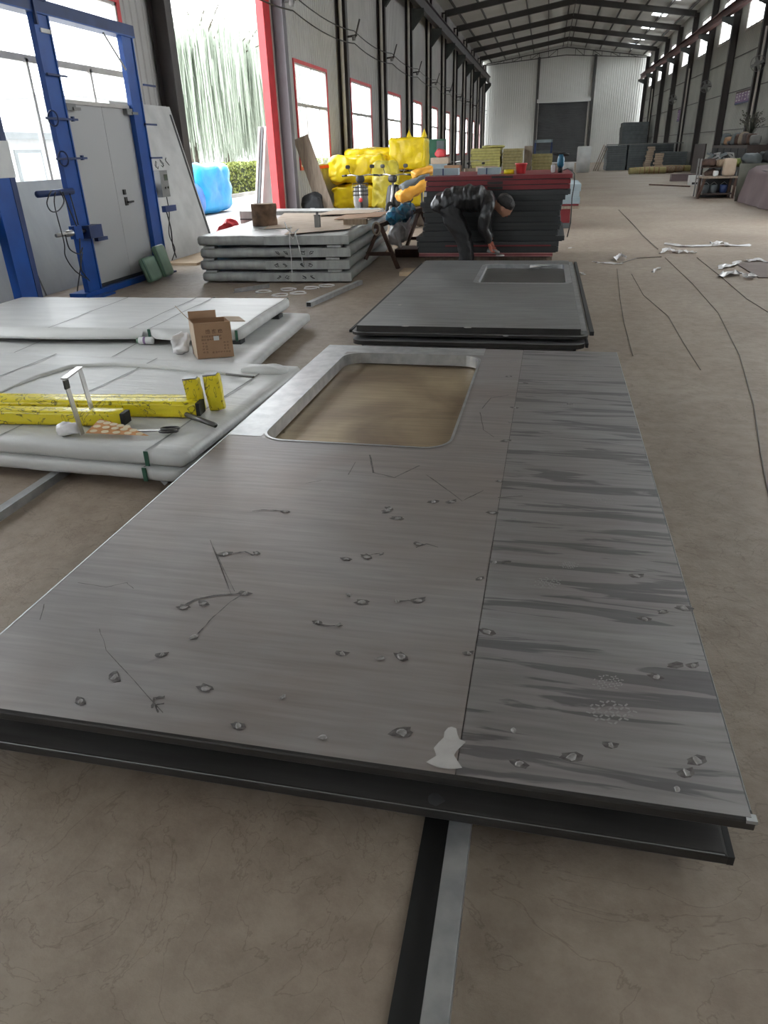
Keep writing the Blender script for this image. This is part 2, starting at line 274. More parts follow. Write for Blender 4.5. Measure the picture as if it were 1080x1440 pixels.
# ---------------------------------------------------------------- mesh helpers
class MB:
    def __init__(s): s.v = []; s.f = []; s.mi = []
    def quad(s, a, b, c, d, mi=0):
        n = len(s.v); s.v += [tuple(a), tuple(b), tuple(c), tuple(d)]; s.f.append((n, n+1, n+2, n+3)); s.mi.append(mi); return s
    def box(s, x0, x1, y0, y1, z0, z1, mi=0):
        n = len(s.v)
        s.v += [(x0,y0,z0),(x1,y0,z0),(x1,y1,z0),(x0,y1,z0),(x0,y0,z1),(x1,y0,z1),(x1,y1,z1),(x0,y1,z1)]
        for f in ((3,2,1,0),(4,5,6,7),(0,1,5,4),(1,2,6,5),(2,3,7,6),(3,0,4,7)):
            s.f.append(tuple(n+i for i in f)); s.mi.append(mi)
        return s
    def cbox(s, c, size, rot=None, mi=0):
        n = len(s.v); hx, hy, hz = (q/2 for q in size)
        R = rot if rot is not None else Matrix.Identity(3)
        for p in ((-hx,-hy,-hz),(hx,-hy,-hz),(hx,hy,-hz),(-hx,hy,-hz),(-hx,-hy,hz),(hx,-hy,hz),(hx,hy,hz),(-hx,hy,hz)):
            s.v.append(tuple(Vector(c) + R @ Vector(p)))
        for f in ((3,2,1,0),(4,5,6,7),(0,1,5,4),(1,2,6,5),(2,3,7,6),(3,0,4,7)):
            s.f.append(tuple(n+i for i in f)); s.mi.append(mi)
        return s
    def bar(s, a, b, w, h=None, up=(0,0,1), mi=0):
        """square bar from a to b"""
        a = Vector(a); b = Vector(b); h = h or w
        d = (b-a).normalized(); u = Vector(up)
        if abs(d.dot(u)) > 0.98: u = Vector((1,0,0))
        r = d.cross(u).normalized(); u = r.cross(d).normalized()
        n = len(s.v)
        for p in (a, b):
            for (i, j) in ((-1,-1),(1,-1),(1,1),(-1,1)):
                s.v.append(tuple(p + r*(i*w/2) + u*(j*h/2)))
        for f in ((0,1,2,3),(7,6,5,4),(0,4,5,1),(1,5,6,2),(2,6,7,3),(3,7,4,0)):
            s.f.append(tuple(n+i for i in f)); s.mi.append(mi)
        return s
    def tube(s, pts, r, n=8, mi=0, cap=True):
        pts = [Vector(p) for p in pts]; rs = r if isinstance(r, (list, tuple)) else [r]*len(pts)
        base = len(s.v); prev = None
        for i, p in enumerate(pts):
            d = (pts[min(i+1, len(pts)-1)] - pts[max(i-1, 0)])
            if d.length < 1e-9: d = Vector((0,0,1))
            d.normalize()
            if prev is None:
                u = Vector((0,0,1)) if abs(d.z) < 0.9 else Vector((1,0,0))
                a = d.cross(u).normalized()
            else:
                a = (prev - d*prev.dot(d))
                a = a.normalized() if a.length > 1e-6 else d.orthogonal().normalized()
            prev = a; b = d.cross(a)
            for k in range(n):
                t = 2*math.pi*k/n
                s.v.append(tuple(p + (a*math.cos(t) + b*math.sin(t))*rs[i]))
        for i in range(len(pts)-1):
            for k in range(n):
                k2 = (k+1) % n
                s.f.append((base+i*n+k, base+i*n+k2, base+(i+1)*n+k2, base+(i+1)*n+k)); s.mi.append(mi)
        if cap:
            s.f.append(tuple(base+k for k in range(n))[::-1]); s.mi.append(mi)
            e = base+(len(pts)-1)*n
            s.f.append(tuple(e+k for k in range(n))); s.mi.append(mi)
        return s
    def prism(s, poly, z0, z1, mi=0):
        n = len(s.v); k = len(poly)
        s.v += [(p[0], p[1], z0) for p in poly] + [(p[0], p[1], z1) for p in poly]
        s.f.append(tuple(range(n+k-1, n-1, -1))); s.mi.append(mi)
        s.f.append(tuple(range(n+k, n+2*k))); s.mi.append(mi)
        for i in range(k):
            j = (i+1) % k
            s.f.append((n+i, n+j, n+k+j, n+k+i)); s.mi.append(mi)
        return s
    def ribbon(s, pts, w, mi=0):
        pts = [Vector(p) for p in pts]
        n = len(s.v)
        for i, p in enumerate(pts):
            d = pts[min(i+1, len(pts)-1)] - pts[max(i-1, 0)]; d.z = 0
            q = Vector((-d.y, d.x, 0)).normalized() if d.length > 1e-9 else Vector((1,0,0))
            ww = w[i] if isinstance(w, (list, tuple)) else w
            s.v += [tuple(p + q*ww/2), tuple(p - q*ww/2)]
        for i in range(len(pts)-1):
            s.f.append((n+2*i, n+2*i+1, n+2*i+3, n+2*i+2)); s.mi.append(mi)
        return s
    def lathe(s, prof, n=16, c=(0,0,0), mi=0, axis=None):
        base = len(s.v); c = Vector(c); R = axis if axis is not None else Matrix.Identity(3)
        for (r, z) in prof:
            for k in range(n):
                t = 2*math.pi*k/n
                s.v.append(tuple(c + R @ Vector((r*math.cos(t), r*math.sin(t), z))))
        for i in range(len(prof)-1):
            for k in range(n):
                k2 = (k+1) % n
                s.f.append((base+i*n+k, base+i*n+k2, base+(i+1)*n+k2, base+(i+1)*n+k)); s.mi.append(mi)
        if prof[0][0] > 1e-6: s.f.append(tuple(base+k for k in range(n))[::-1]); s.mi.append(mi)
        if prof[-1][0] > 1e-6:
            e = base+(len(prof)-1)*n; s.f.append(tuple(e+k for k in range(n))); s.mi.append(mi)
        return s
    def lump(s, size, c=(0,0,0), seg=(8,8,8), power=6, amp=0.02, freq=3.0, seed=0, rot=None, mi=0):
        """soft box: a cube skin pushed to a rounded box, with crumples"""
        hx, hy, hz = (q/2 for q in size); idx = {}; R = rot if rot is not None else Matrix.Identity(3)
        def vert(i, j, k):
            key = (i, j, k)
            if key in idx: return idx[key]
            a, b_, d = 2*i/seg[0]-1, 2*j/seg[1]-1, 2*k/seg[2]-1
            nrm = (abs(a)**power + abs(b_)**power + abs(d)**power) ** (1/power)
            p = Vector((a/nrm*hx, b_/nrm*hy, d/nrm*hz))
            o = Vector((seed*7.3, seed*3.1, seed*1.7))
            q = noise.noise_vector(p*freq + o) + 0.5*noise.noise_vector(p*freq*2.3 + o)
            p = p + q*amp
            idx[key] = len(s.v); s.v.append(tuple(Vector(c) + R @ p)); return idx[key]
        X, Y, Zs = seg
        def face(fn, nu, nv, flip):
            for u in range(nu):
                for v in range(nv):
                    q = [vert(*fn(u, v)), vert(*fn(u+1, v)), vert(*fn(u+1, v+1)), vert(*fn(u, v+1))]
                    s.f.append(tuple(q[::-1] if flip else q)); s.mi.append(mi)
        face(lambda u, v: (u, v, 0), X, Y, True); face(lambda u, v: (u, v, Zs), X, Y, False)
        face(lambda u, v: (u, 0, v), X, Zs, False); face(lambda u, v: (u, Y, v), X, Zs, True)
        face(lambda u, v: (0, u, v), Y, Zs, True); face(lambda u, v: (X, u, v), Y, Zs, False)
        return s
    def xf(s, R, t):
        t = Vector(t); s.v = [tuple(R @ Vector(p) + t) for p in s.v]; return s
    def mesh(s, name, mats, smooth=False):
        me = bpy.data.meshes.new(name); me.from_pydata(s.v, [], s.f)
        for m in (mats if isinstance(mats, (list, tuple)) else [mats]): me.materials.append(m)
        if any(s.mi): me.polygons.foreach_set('material_index', s.mi)
        if smooth: me.polygons.foreach_set('use_smooth', [True]*len(me.polygons))
        me.update(); return me
    def build(s, name, mats, parent=None, smooth=False, loc=None):
        o = bpy.data.objects.new(name, s.mesh(name, mats, smooth)); COL.objects.link(o)
        if parent is not None: o.parent = parent
        if loc is not None: o.location = loc
        return o

def tag(o, label, cat, group=None):
    o['label'] = label; o['category'] = cat
    if group: o['group'] = group
    return o
def thing(name, label, cat, loc=(0,0,0), rz=0.0, group=None):
    o = bpy.data.objects.new(name, None); COL.objects.link(o); o.empty_display_size = 0.1
    o.location = loc; o.rotation_euler = (0, 0, rz)
    return tag(o, label, cat, group)
def struct(o):
    o['kind'] = 'structure'; return o
def shared(name, me, parent, loc=(0,0,0), rot=(0,0,0), scale=(1,1,1)):
    o = bpy.data.objects.new(name, me); COL.objects.link(o)
    o.parent = parent; o.location = loc; o.rotation_euler = rot; o.scale = scale
    return o
def copy_tree(o, parent=None):
    c = o.copy(); COL.objects.link(c)
    if parent is not None: c.parent = parent
    for ch in list(o.children): copy_tree(ch, c)
    return c
def Rz(a): return Matrix.Rotation(a, 3, 'Z')
def Rx(a): return Matrix.Rotation(a, 3, 'X')
def Ry(a): return Matrix.Rotation(a, 3, 'Y')
RNG = random.Random(7)
def rrect(x0, x1, y0, y1, r, n=5):
    pts = []
    for (cx, cy, a0) in ((x1-r, y0+r, -90), (x1-r, y1-r, 0), (x0+r, y1-r, 90), (x0+r, y0+r, 180)):
        for i in range(n+1):
            a = math.radians(a0 + 90*i/n); pts.append((cx + r*math.cos(a), cy + r*math.sin(a)))
    return pts
def glyph(mb, o, u, v, size, rng, nrm):
    """an unreadable printed character made of a few strokes"""
    o = Vector(o) + nrm*0.0008; u = Vector(u); v = Vector(v)
    def st(x0, y0, x1, y1, w=0.09):
        a = Vector((x0, y0)); b = Vector((x1, y1)); d = (b-a).normalized(); p = Vector((-d.y, d.x))*w/2
        q = [a+p, a-p, b-p, b+p]
        mb.quad(*[o + (u*t.x + v*t.y)*size for t in q])
    st(0.05, 0.85 - rng.random()*0.2, 0.95, 0.85 - rng.random()*0.1)
    st(0.1, 0.45 + rng.random()*0.1, 0.9, 0.48)
    if rng.random() < 0.7: st(0.05, 0.08, 0.95, 0.1)
    st(0.5 + rng.random()*0.2, 0.95, 0.5, 0.05)
    if rng.random() < 0.6: st(0.15, 0.8, 0.1, 0.1)
    if rng.random() < 0.6: st(0.85, 0.75, 0.9, 0.1)
    if rng.random() < 0.4: st(0.3, 0.7, 0.15, 0.2)
# ================================================================ THE HALL
XL, XR, YB, YF = -6.5, 8.5, 79.6, -17.0
CY = [-17 + 6*i for i in range(17)]          # column lines, 6 m apart: -17 ... 79
XC, ZE, ZR = 1.1, 8.75, 9.85                 # ridge line, eave and ridge height of the roof sheet

struct(MB().box(XL-0.1, XR+0.1, YF-0.1, YB+0.1, -0.12, 0.0).build('floor', M['floor']))
struct(MB().box(-140, XL-0.1, -90, 160, -0.3, -0.03).build('outdoor_ground', M['ground']))
struct(MB().box(XR+0.1, 60, YF-0.1, 160, -0.3, -0.03).build('outdoor_ground', M['ground']))
struct(MB().box(XL-0.1, 60, -90, YF-0.1, -0.3, -0.03).build('outdoor_ground', M['ground']))

def ribs(mb, X, y0, y1, z0, z1, inward, p=0.2, d=0.02):
    if z1 - z0 < 0.01 or y1 - y0 < 0.01: return
    ys = []
    k = math.floor(y0/p)
    while k*p < y1:
        for (t, dd) in ((0, 0), (0.62, 0), (0.7, d), (0.92, d)):
            y = k*p + t*p
            if y0 < y < y1: ys.append((y, dd))
        k += 1
    ys = [(y0, 0)] + ys + [(y1, 0)]
    n = len(mb.v)
    for (y, dd) in ys: mb.v += [(X + inward*dd, y, z0), (X + inward*dd, y, z1)]
    for i in range(len(ys)-1):
        mb.f.append((n+2*i, n+2*i+2, n+2*i+3, n+2*i+1)); mb.mi.append(0)

WZ0, WZ1 = 1.1, 3.67
win_left = []   # (y0, y1)
wall = MB()
DOOR_Y0, DOOR_Y1, DOOR_Z = 13.25, 18.45, 5.3
for i in range(16):
    a, b = CY[i], CY[i+1]
    if a == 13:
        ribs(wall, XL, a, DOOR_Y0, 0, 9, 1); ribs(wall, XL, DOOR_Y1, b, 0, 9, 1); ribs(wall, XL, DOOR_Y0, DOOR_Y1, DOOR_Z, 9, 1)
        continue
    w0, w1 = (a+1.35, a+4.5)
    if a == 7: w0, w1 = 8.0, 11.95
    win_left.append((w0, w1))
    ribs(wall, XL, a, w0, 0, 9, 1); ribs(wall, XL, w1, b, 0, 9, 1)
    ribs(wall, XL, w0, w1, 0, WZ0, 1); ribs(wall, XL, w0, w1, WZ1, 9, 1)
struct(wall.build('wall_left', M['clad']))
wall = MB(); win_right = []
RZ0, RZ1 = 5.92, 7.9
for i in range(16):
    a, b = CY[i], CY[i+1]
    w0, w1 = a+0.12, a+4.42
    if a in (13,):      # unseen open doorway, assumed from the brighter floor, opposite the red one
        ribs(wall, XR, a, a+0.5, 0, RZ0, -1); ribs(wall, XR, a+5.5, b, 0, RZ0, -1); ribs(wall, XR, a+0.5, a+5.5, 5.3, RZ0, -1)
        ribs(wall, XR, a, w0, RZ0, 9, -1); ribs(wall, XR, w1, b, RZ0, 9, -1); ribs(wall, XR, w0, w1, RZ1, 9, -1)
        win_right.append((w0, w1)); continue
    win_right.append((w0, w1))
    ribs(wall, XR, a, w0, 0, 9, -1); ribs(wall, XR, w1, b, 0, 9, -1)
    ribs(wall, XR, w0, w1, 0, RZ0, -1); ribs(wall, XR, w0, w1, RZ1, 9, -1)
wall_right = struct(wall.build('wall_right', M['clad_r']))
for z in (1.95, 3.55, 5.0):
    shared('girt', MB().box(XR-0.05, XR-0.022, 25, YB, z, z+0.035).mesh('girt', M['beam']), wall_right)
# back wall: ribs along x
def ribs_x(mb, Y, x0, x1, z0, z1t, toward, p=0.2, d=0.02):
    xs = []; k = math.floor(x0/p)
    while k*p < x1:
        for (t, dd) in ((0, 0), (0.62, 0), (0.7, d), (0.92, d)):
            x = k*p + t*p
            if x0 < x < x1: xs.append((x, dd))
        k += 1
    xs = [(x0, 0)] + xs + [(x1, 0)]; n = len(mb.v)
    for (x, dd) in xs: mb.v += [(x, Y + toward*dd, z0), (x, Y + toward*dd, z1t(x))]
    for i in range(len(xs)-1): mb.f.append((n+2*i, n+2*i+2, n+2*i+3, n+2*i+1)); mb.mi.append(0)
def roof_z(x): return ZR - (ZR-ZE)*abs(x-XC)/(XR-XC)
RD0, RD1, RDZ = -1.15, 3.45, 5.2
wb = MB()
ribs_x(wb, YB, XL, RD0, 0, roof_z, -1); ribs_x(wb, YB, RD1, XR, 0, roof_z, -1); ribs_x(wb, YB, RD0, RD1, RDZ, roof_z, -1)
struct(wb.build('wall_back', M['clad_back']))
wf = MB(); FD0, FD1, FDZ = -2.5, 4.5, 6.0
ribs_x(wf, YF, XL, XR, 0, roof_z, 1)
struct(wf.build('wall_front', M['clad_back']))
# roof
rf = MB()
SKX0, SKX1 = 6.15, 7.05
def strip(xa, xb, ya, yb): rf.quad((xa, ya, roof_z(xa)), (xb, ya, roof_z(xb)), (xb, yb, roof_z(xb)), (xa, yb, roof_z(xa)))
sky = []
for i in range(16):
    a = CY[i]; strip(SKX0, SKX1, a, a+1.4); strip(SKX0, SKX1, a+4.6, a+6); sky.append(a)
strip(SKX0, SKX1, YF-0.3, YF); strip(SKX0, SKX1, 79, YB+0.3)
for (xa, xb) in ((XL-0.3, XC), (XC, SKX0), (SKX1, XR+0.3)):
    rf.quad((xa, YF-0.3, roof_z(xa)), (xb, YF-0.3, roof_z(xb)), (xb, YB+0.3, roof_z(xb)), (xa, YB+0.3, roof_z(xa)))
ceiling = struct(rf.build('ceiling', M['roof']))
for a in sky:
    MB().quad((SKX0, a+1.4, roof_z(SKX0)), (SKX1, a+1.4, roof_z(SKX1)), (SKX1, a+4.6, roof_z(SKX1)), (SKX0, a+4.6, roof_z(SKX0))).build('skylight_pane', M['skylight'], ceiling)
purl = MB().box(-0.03, 0.03, YF, YB, -0.16, -0.02).mesh('purlin', M['beam'])
for k in range(6):
    for sgn in (-1, 1):
        x = XC + sgn*(0.35 + k*1.3)
        if XL+0.1 < x < XR-0.1: shared('purlin', purl, ceiling, (x, 0, roof_z(x)))
# columns
def column_mesh(side, kind):
    """H section: two flanges and a web, outer flange on the wall"""
    s = side; mb = MB(); X = XL if s > 0 else XR
    d = 0.33
    x0, x1 = X + s*0.025, X + s*d
    a, b = sorted((x0, x0+s*0.02)); mb.box(a, b, -0.12, 0.12, 0, 8.5)
    a, b = sorted((x1-s*0.02, x1)); mb.box(a, b, -0.12, 0.12, 0, 8.5)
    a, b = sorted((x0, x1)); mb.box(a, b, -0.006, 0.006, 0, 8.5)
    return mb
def corbel_mesh(side):
    s = side; X = (XL if s > 0 else XR) + s*0.33
    mb = MB()
    zt = 6.95 if s > 0 else 6.7
    poly = [(0, zt), (0.5, zt), (0.5, zt-0.18), (0, zt-0.75)] if s > 0 else [(0, zt), (0.5, zt), (0.5, zt-0.12), (0, zt-0.34)]
    for y0, y1 in ((-0.1, -0.08), (0.08, 0.1), (-0.01, 0.01)):
        n = len(mb.v)
        for y in (y0, y1): mb.v += [(X + s*p[0], y, p[1]) for p in poly]
        mb.f += [(n, n+1, n+2, n+3), (n+7, n+6, n+5, n+4)] + [(n+i, n+4+i, n+4+(i+1) % 4, n+(i+1) % 4) for i in range(4)]
        mb.mi += [0]*6
    a, b = sorted((X, X+s*0.52)); mb.box(a, b, -0.12, 0.12, zt, zt+0.03)
    return mb
cme = {1: column_mesh(1, 0).mesh('steel_column', M['column']), -1: column_mesh(-1, 0).mesh('steel_column', M['column'])}
cgrey = column_mesh(1, 0).mesh('steel_column', M['column_grey'])
kme = {1: corbel_mesh(1).mesh('corbel', M['corbel']), -1: corbel_mesh(-1).mesh('corbel', M['corbel'])}
pme = MB().tube([(XL+0.17, -0.1, 0), (XL+0.17, -0.1, 8.4)], 0.055, 8).mesh('downpipe', M['pipe'])
pmer = MB().tube([(XR-0.17, -0.1, 0), (XR-0.17, -0.1, 5.6)], 0.05, 8).mesh('downpipe', M['pipe'])
for i, y in enumerate(CY):
    for s in (1, -1):
        if y < -12 : continue
        o = struct(shared('steel_column', cgrey if (s > 0 and y == 19) else cme[s], None, (0, y, 0)))
        shared('corbel', kme[s], o)
        if s > 0 and y > 19: shared('downpipe', pme, o)
        if s < 0 and i % 3 == 0: shared('downpipe', pmer, o)
# rafters
raf = MB()
for (xa, xb) in ((XL+0.2, XC), (XC, XR-0.2)):
    for (dz0, dz1, w) in ((-0.2, -0.18, 0.11), (-0.5, -0.48, 0.11), (-0.5, -0.18, 0.008)):
        n = len(raf.v)
        for x in (xa, xb):
            z = roof_z(x)
            raf.v += [(x, -w, z+dz0), (x, w, z+dz0), (x, w, z+dz1), (x, -w, z+dz1)]
        raf.f += [(n, n+1, n+2, n+3), (n+7, n+6, n+5, n+4), (n, n+4, n+5, n+1), (n+1, n+5, n+6, n+2), (n+2, n+6, n+7, n+3), (n+3, n+7, n+4, n)]
        raf.mi += [0]*6
rme = raf.mesh('roof_beam', M['beam'])
for y in CY[1:-1]: struct(shared('roof_beam', rme, None, (0, y, 0)))
tie = MB().tube([(XC, YF, roof_z(XC)-0.32), (XC, YB, roof_z(XC)-0.32)], 0.03, 6)
struct(tie.build('ridge_tie', M['beam']))
# light truss in front of the back wall
tr = MB(); Yt = 79.2
for x0, x1 in ((XL+0.3, XC), (XC, XR-0.3)):
    tr.bar((x0, Yt, 8.55 if x0 < XC-1 else 9.55), (x1, Yt, 9.55 if x1 <= XC else 8.55), 0.07)
    tr.bar((x0, Yt, 8.45 if x0 < XC-1 else 8.95), (x1, Yt, 8.95 if x1 <= XC else 8.45), 0.07)
for k in range(1, 9):
    t = k/9
    for s in (-1, 1):
        xe = XL+0.3 if s < 0 else XR-0.3
        x = xe + (XC-xe)*t; zt = 8.55 + 1.0*t; zb = 8.45 + 0.5*t
        tr.bar((x, Yt, zb), (x, Yt, zt), 0.045)
        if k % 2: tr.bar((x, Yt, zb), (x + (XC-xe)/9, Yt, zt+0.1), 0.04)
struct(tr.build('roof_truss', M['beam']))
for x in (-1.32, 3.76): struct(MB().box(x-0.12, x+0.12, YB-0.3, YB-0.03, 0, 8.9).build('steel_column', M['beam']))
# crane runway beams
def hbeam(x, z0, z1, w, name, m):
    mb = MB(); mb.box(x-w, x+w, YF+3, YB-0.4, z0, z0+0.025); mb.box(x-w, x+w, YF+3, YB-0.4, z1-0.025, z1); mb.box(x-0.012, x+0.012, YF+3, YB-0.4, z0, z1)
    mb.box(x-0.04, x+0.04, YF+3, YB-0.4, z1, z1+0.06)
    return struct(mb.build(name, m))
hbeam(-5.85, 6.98, 7.5, 0.12, 'crane_beam', M['beam'])
hbeam(7.88, 6.73, 7.1, 0.12, 'crane_beam', M['cranebeam'])
# windows
wn_i = 0
def window(X, s, y0, y1, z0, z1, zmid, top_m, low_m, m_frame, fw=0.08):
    global wn_i
    wn_i += 1
    f = MB()
    a, b = sorted((X - s*0.04, X + s*0.05))
    f.box(a, b, y0, y1, z1-fw, z1); f.box(a, b, y0, y1, z0, z0+fw)
    f.box(a, b, y0, y0+fw, z0+fw, z1-fw); f.box(a, b, y1-fw, y1, z0+fw, z1-fw)
    o = struct(f.build('window_%d' % wn_i, m_frame))
    q = MB(); a2, b2 = sorted((X - s*0.02, X + s*0.03))
    if zmid: q.box(a2, b2, y0+fw, y1-fw, zmid-0.04, zmid+0.04)
    q.box(a2, b2, y0+fw, y0+fw+0.04, z0+fw, z1-fw); q.box(a2, b2, y1-fw-0.04, y1-fw, z0+fw, z1-fw)
    q.box(a2, b2, y0+fw, y1-fw, z0+fw, z0+fw+0.04); q.box(a2, b2, y0+fw, y1-fw, z1-fw-0.04, z1-fw)
    for y in top_m: q.box(a2, b2, y-0.025, y+0.025, zmid or z0, z1-fw)
    for y in low_m: q.box(a2, b2, y-0.025, y+0.025, z0+fw, zmid or z1)
    q.build('sash_bars', M['alu'], o)
    if zmid:
        for (ms, za, zb) in ((top_m, zmid+0.04, z1-fw-0.04), (low_m, z0+fw+0.04, zmid-0.04)):
            ys = [y0+fw+0.04] + list(ms) + [y1-fw-0.04]
            for j in range(len(ys)-1): MB().quad((X, ys[j], za), (X, ys[j+1], za), (X, ys[j+1], zb), (X, ys[j], zb)).build('pane', M['glass'], o)
    else:
        ys = [y0+fw+0.04] + list(low_m) + [y1-fw-0.04]
        for j in range(len(ys)-1): MB().quad((X, ys[j], z0+fw), (X, ys[j+1], z0+fw), (X, ys[j+1], z1-fw), (X, ys[j], z1-fw)).build('pane', M['glass'], o)
    return o
for (y0, y1) in win_left:
    w = y1-y0
    if abs(y0-8.0) < 0.01: window(XL, 1, y0, y1, WZ0, WZ1, 2.66, (9.98,), (9.42, 10.85), M['redframe'])
    else: window(XL, 1, y0, y1, WZ0, WZ1, 2.66, (y0+w/2,), (y0+w*0.3, y0+w*0.72), M['redframe'])
for (y0, y1) in win_right:
    w = y1-y0
    window(XR, -1, y0, y1, RZ0, RZ1, None, (), [y0+w*k/5 for k in (1, 2, 3, 4)], M['alu'])
# wide side doorway, red lined
d = MB(); fw = 0.24
d.box(XL-0.14, XL+0.03, DOOR_Y1-0.02, DOOR_Y1+0.42, 0, DOOR_Z+0.3); d.box(XL-0.14, XL+0.03, DOOR_Y0-0.1, DOOR_Y0+0.06, 0, DOOR_Z+0.3); d.box(XL-0.14, XL+0.03, DOOR_Y0, DOOR_Y1, DOOR_Z, DOOR_Z+0.3)
door2 = struct(d.build('door_2', M['redframe']))
MB().box(XL-0.03, XL+0.05, DOOR_Y1+0.42, DOOR_Y1+0.48, 0, DOOR_Z+0.3).build('edge_trim', M['alu'], door2)
# roller shutter
d = MB(); n = 52
for k in range(n):
    z0 = 0.1 + (RDZ-0.1)*k/n; z1 = 0.1 + (RDZ-0.1)*(k+1)/n; zm = (z0+z1)/2
    d.quad((RD0, YB, z0), (RD1, YB, z0), (RD1, YB-0.03, zm), (RD0, YB-0.03, zm)); d.quad((RD0, YB-0.03, zm), (RD1, YB-0.03, zm), (RD1, YB, z1), (RD0, YB, z1))
door1 = struct(d.build('door_1', M['shutter']))
g = MB(); g.box(RD0-0.1, RD0+0.04, YB-0.12, YB-0.02, 0, RDZ); g.box(RD1-0.04, RD1+0.1, YB-0.12, YB-0.02, 0, RDZ); g.build('guide_rail', M['alu'], door1)
MB().box(RD0-0.15, RD1+0.2, YB-0.35, YB-0.05, RDZ, RDZ+0.3).build('roller_box', M['clad_back'], door1)
MB().box(RD0, RD1, YB+0.05, YB+0.06, 0, 0.1).build('daylight_gap_strip', M['paper'], door1)  # daylight below the shutter put in as a white strip
# ================================================================ FOREGROUND STEEL PANELS
def sheet_with_hole(mb, x0, x1, y0, y1, hole, z, t=0.002, mi=0):
    """flat plate with a round-cornered hole; hole is a list of (x, y) going counter-clockwise"""
    fine = []
    for i, p in enumerate(hole):
        q = hole[(i+1) % len(hole)]; k = max(1, int(math.dist(p, q)/0.08))
        fine += [(p[0]+(q[0]-p[0])*j/k, p[1]+(q[1]-p[1])*j/k) for j in range(k)]
    hole = fine
    cx = (x0+x1)/2*0.3 + 0.7*(min(p[0] for p in hole)+max(p[0] for p in hole))/2; cy = (min(p[1] for p in hole)+max(p[1] for p in hole))/2
    def edge(p):
        dx, dy = p[0]-cx, p[1]-cy; ts = []
        if dx > 1e-9: ts.append((x1-cx)/dx)
        if dx < -1e-9: ts.append((x0-cx)/dx)
        if dy > 1e-9: ts.append((y1-cy)/dy)
        if dy < -1e-9: ts.append((y0-cy)/dy)
        k = min(ts); return (cx+dx*k, cy+dy*k)
    n = len(hole)
    outs = [edge(p) for p in hole]
    for i in range(n):
        j = (i+1) % n
        a, b, c, e = hole[i], hole[j], outs[j], outs[i]
        mb.quad((*e, z), (*c, z), (*b, z), (*a, z), mi)
        # corner fill where the outer points lie on two different sides
        if abs(c[0]-e[0]) > 1e-6 and abs(c[1]-e[1]) > 1e-6:
            onv = lambda q: abs(q[0]-x0) < 1e-6 or abs(q[0]-x1) < 1e-6
            corner = (c[0], e[1]) if onv(c) else (e[0], c[1])
            k = len(mb.v); mb.v += [(*e, z), (*corner, z), (*c, z)]; mb.f.append((k, k+1, k+2)); mb.mi.append(mi)
def ring_wall(mb, pts, z0, z1, mi=0):
    n = len(pts)
    for i in range(n):
        a, b = pts[i], pts[(i+1) % n]
        mb.quad((*a, z0), (*b, z0), (*b, z1), (*a, z1), mi)
def rim(mb, pts, w, z, mi=0):
    """flat ring of width w round pts (counter-clockwise), outward"""
    n = len(pts); cx = sum(p[0] for p in pts)/n; cy = sum(p[1] for p in pts)/n
    out = []
    for i in range(n):
        a = Vector(pts[i-1]); b = Vector(pts[(i+1) % n]); d = (b-a).normalized()
        out.append((pts[i][0] + d.y*w, pts[i][1] - d.x*w))
    for i in range(n):
        j = (i+1) % n
        mb.quad((*pts[i], z), (*out[i], z), (*out[j], z), (*pts[j], z), mi)

W, LEN, ZT, ZB = 1.05, 4.01, 0.19, 0.156
SEAM = 0.405     # x of the sheet joint
HX0, HX1, HY0, HY1 = -0.86, 0.115, 2.03, 3.80
top = thing('steel_door_panel', 'large bare steel door panel with a rounded window opening, topmost in the foreground', 'door panel', (-0.52, 1.22, 0), -0.0100)
hole = rrect(HX0, HX1, HY0, HY1, 0.13, 7)
# left face sheet in two pieces: plain front part, and the part round the opening
s = MB(); s.quad((-W, 0, ZT), (SEAM, 0, ZT), (SEAM, 1.90, ZT), (-W, 1.90, ZT))
sheet_with_hole(s, -W, SEAM, 1.90, LEN, hole, ZT)
s.build('face_sheet', M['steel_a'], top)
s = MB().box(SEAM+0.003, W, 0, LEN, ZT-0.003, ZT+0.0012)
s.build('face_sheet', M['steel_b'], top)['label'] = 'streaked grey sheet strip along one side'
MB().box(SEAM, SEAM+0.003, 0, LEN, ZT-0.01, ZT-0.004).build('seam_groove', M['scorch'], top)
# galvanised strip beside and behind the opening
s = MB()
s.quad((-W, 2.06, ZT+0.0015), (HX0-0.005, 2.06, ZT+0.0015), (HX0-0.005, LEN, ZT+0.0015), (-W, LEN, ZT+0.0015))
s.quad((HX0-0.005, HY1+0.02, ZT+0.0015), (HX1+0.02, HY1+0.02, ZT+0.0015), (HX1+0.02, LEN, ZT+0.0015), (HX0-0.005, LEN, ZT+0.0015))
s.build('surround_strip', M['galv'], top)
s = MB(); ring_wall(s, hole, ZT-0.075, ZT+0.002); rim(s, hole, 0.014, ZT+0.003)
inner = [(p[0]*0.995 - 0.002, p[1]) for p in hole]
s.build('window_lip', M['galv'], top)
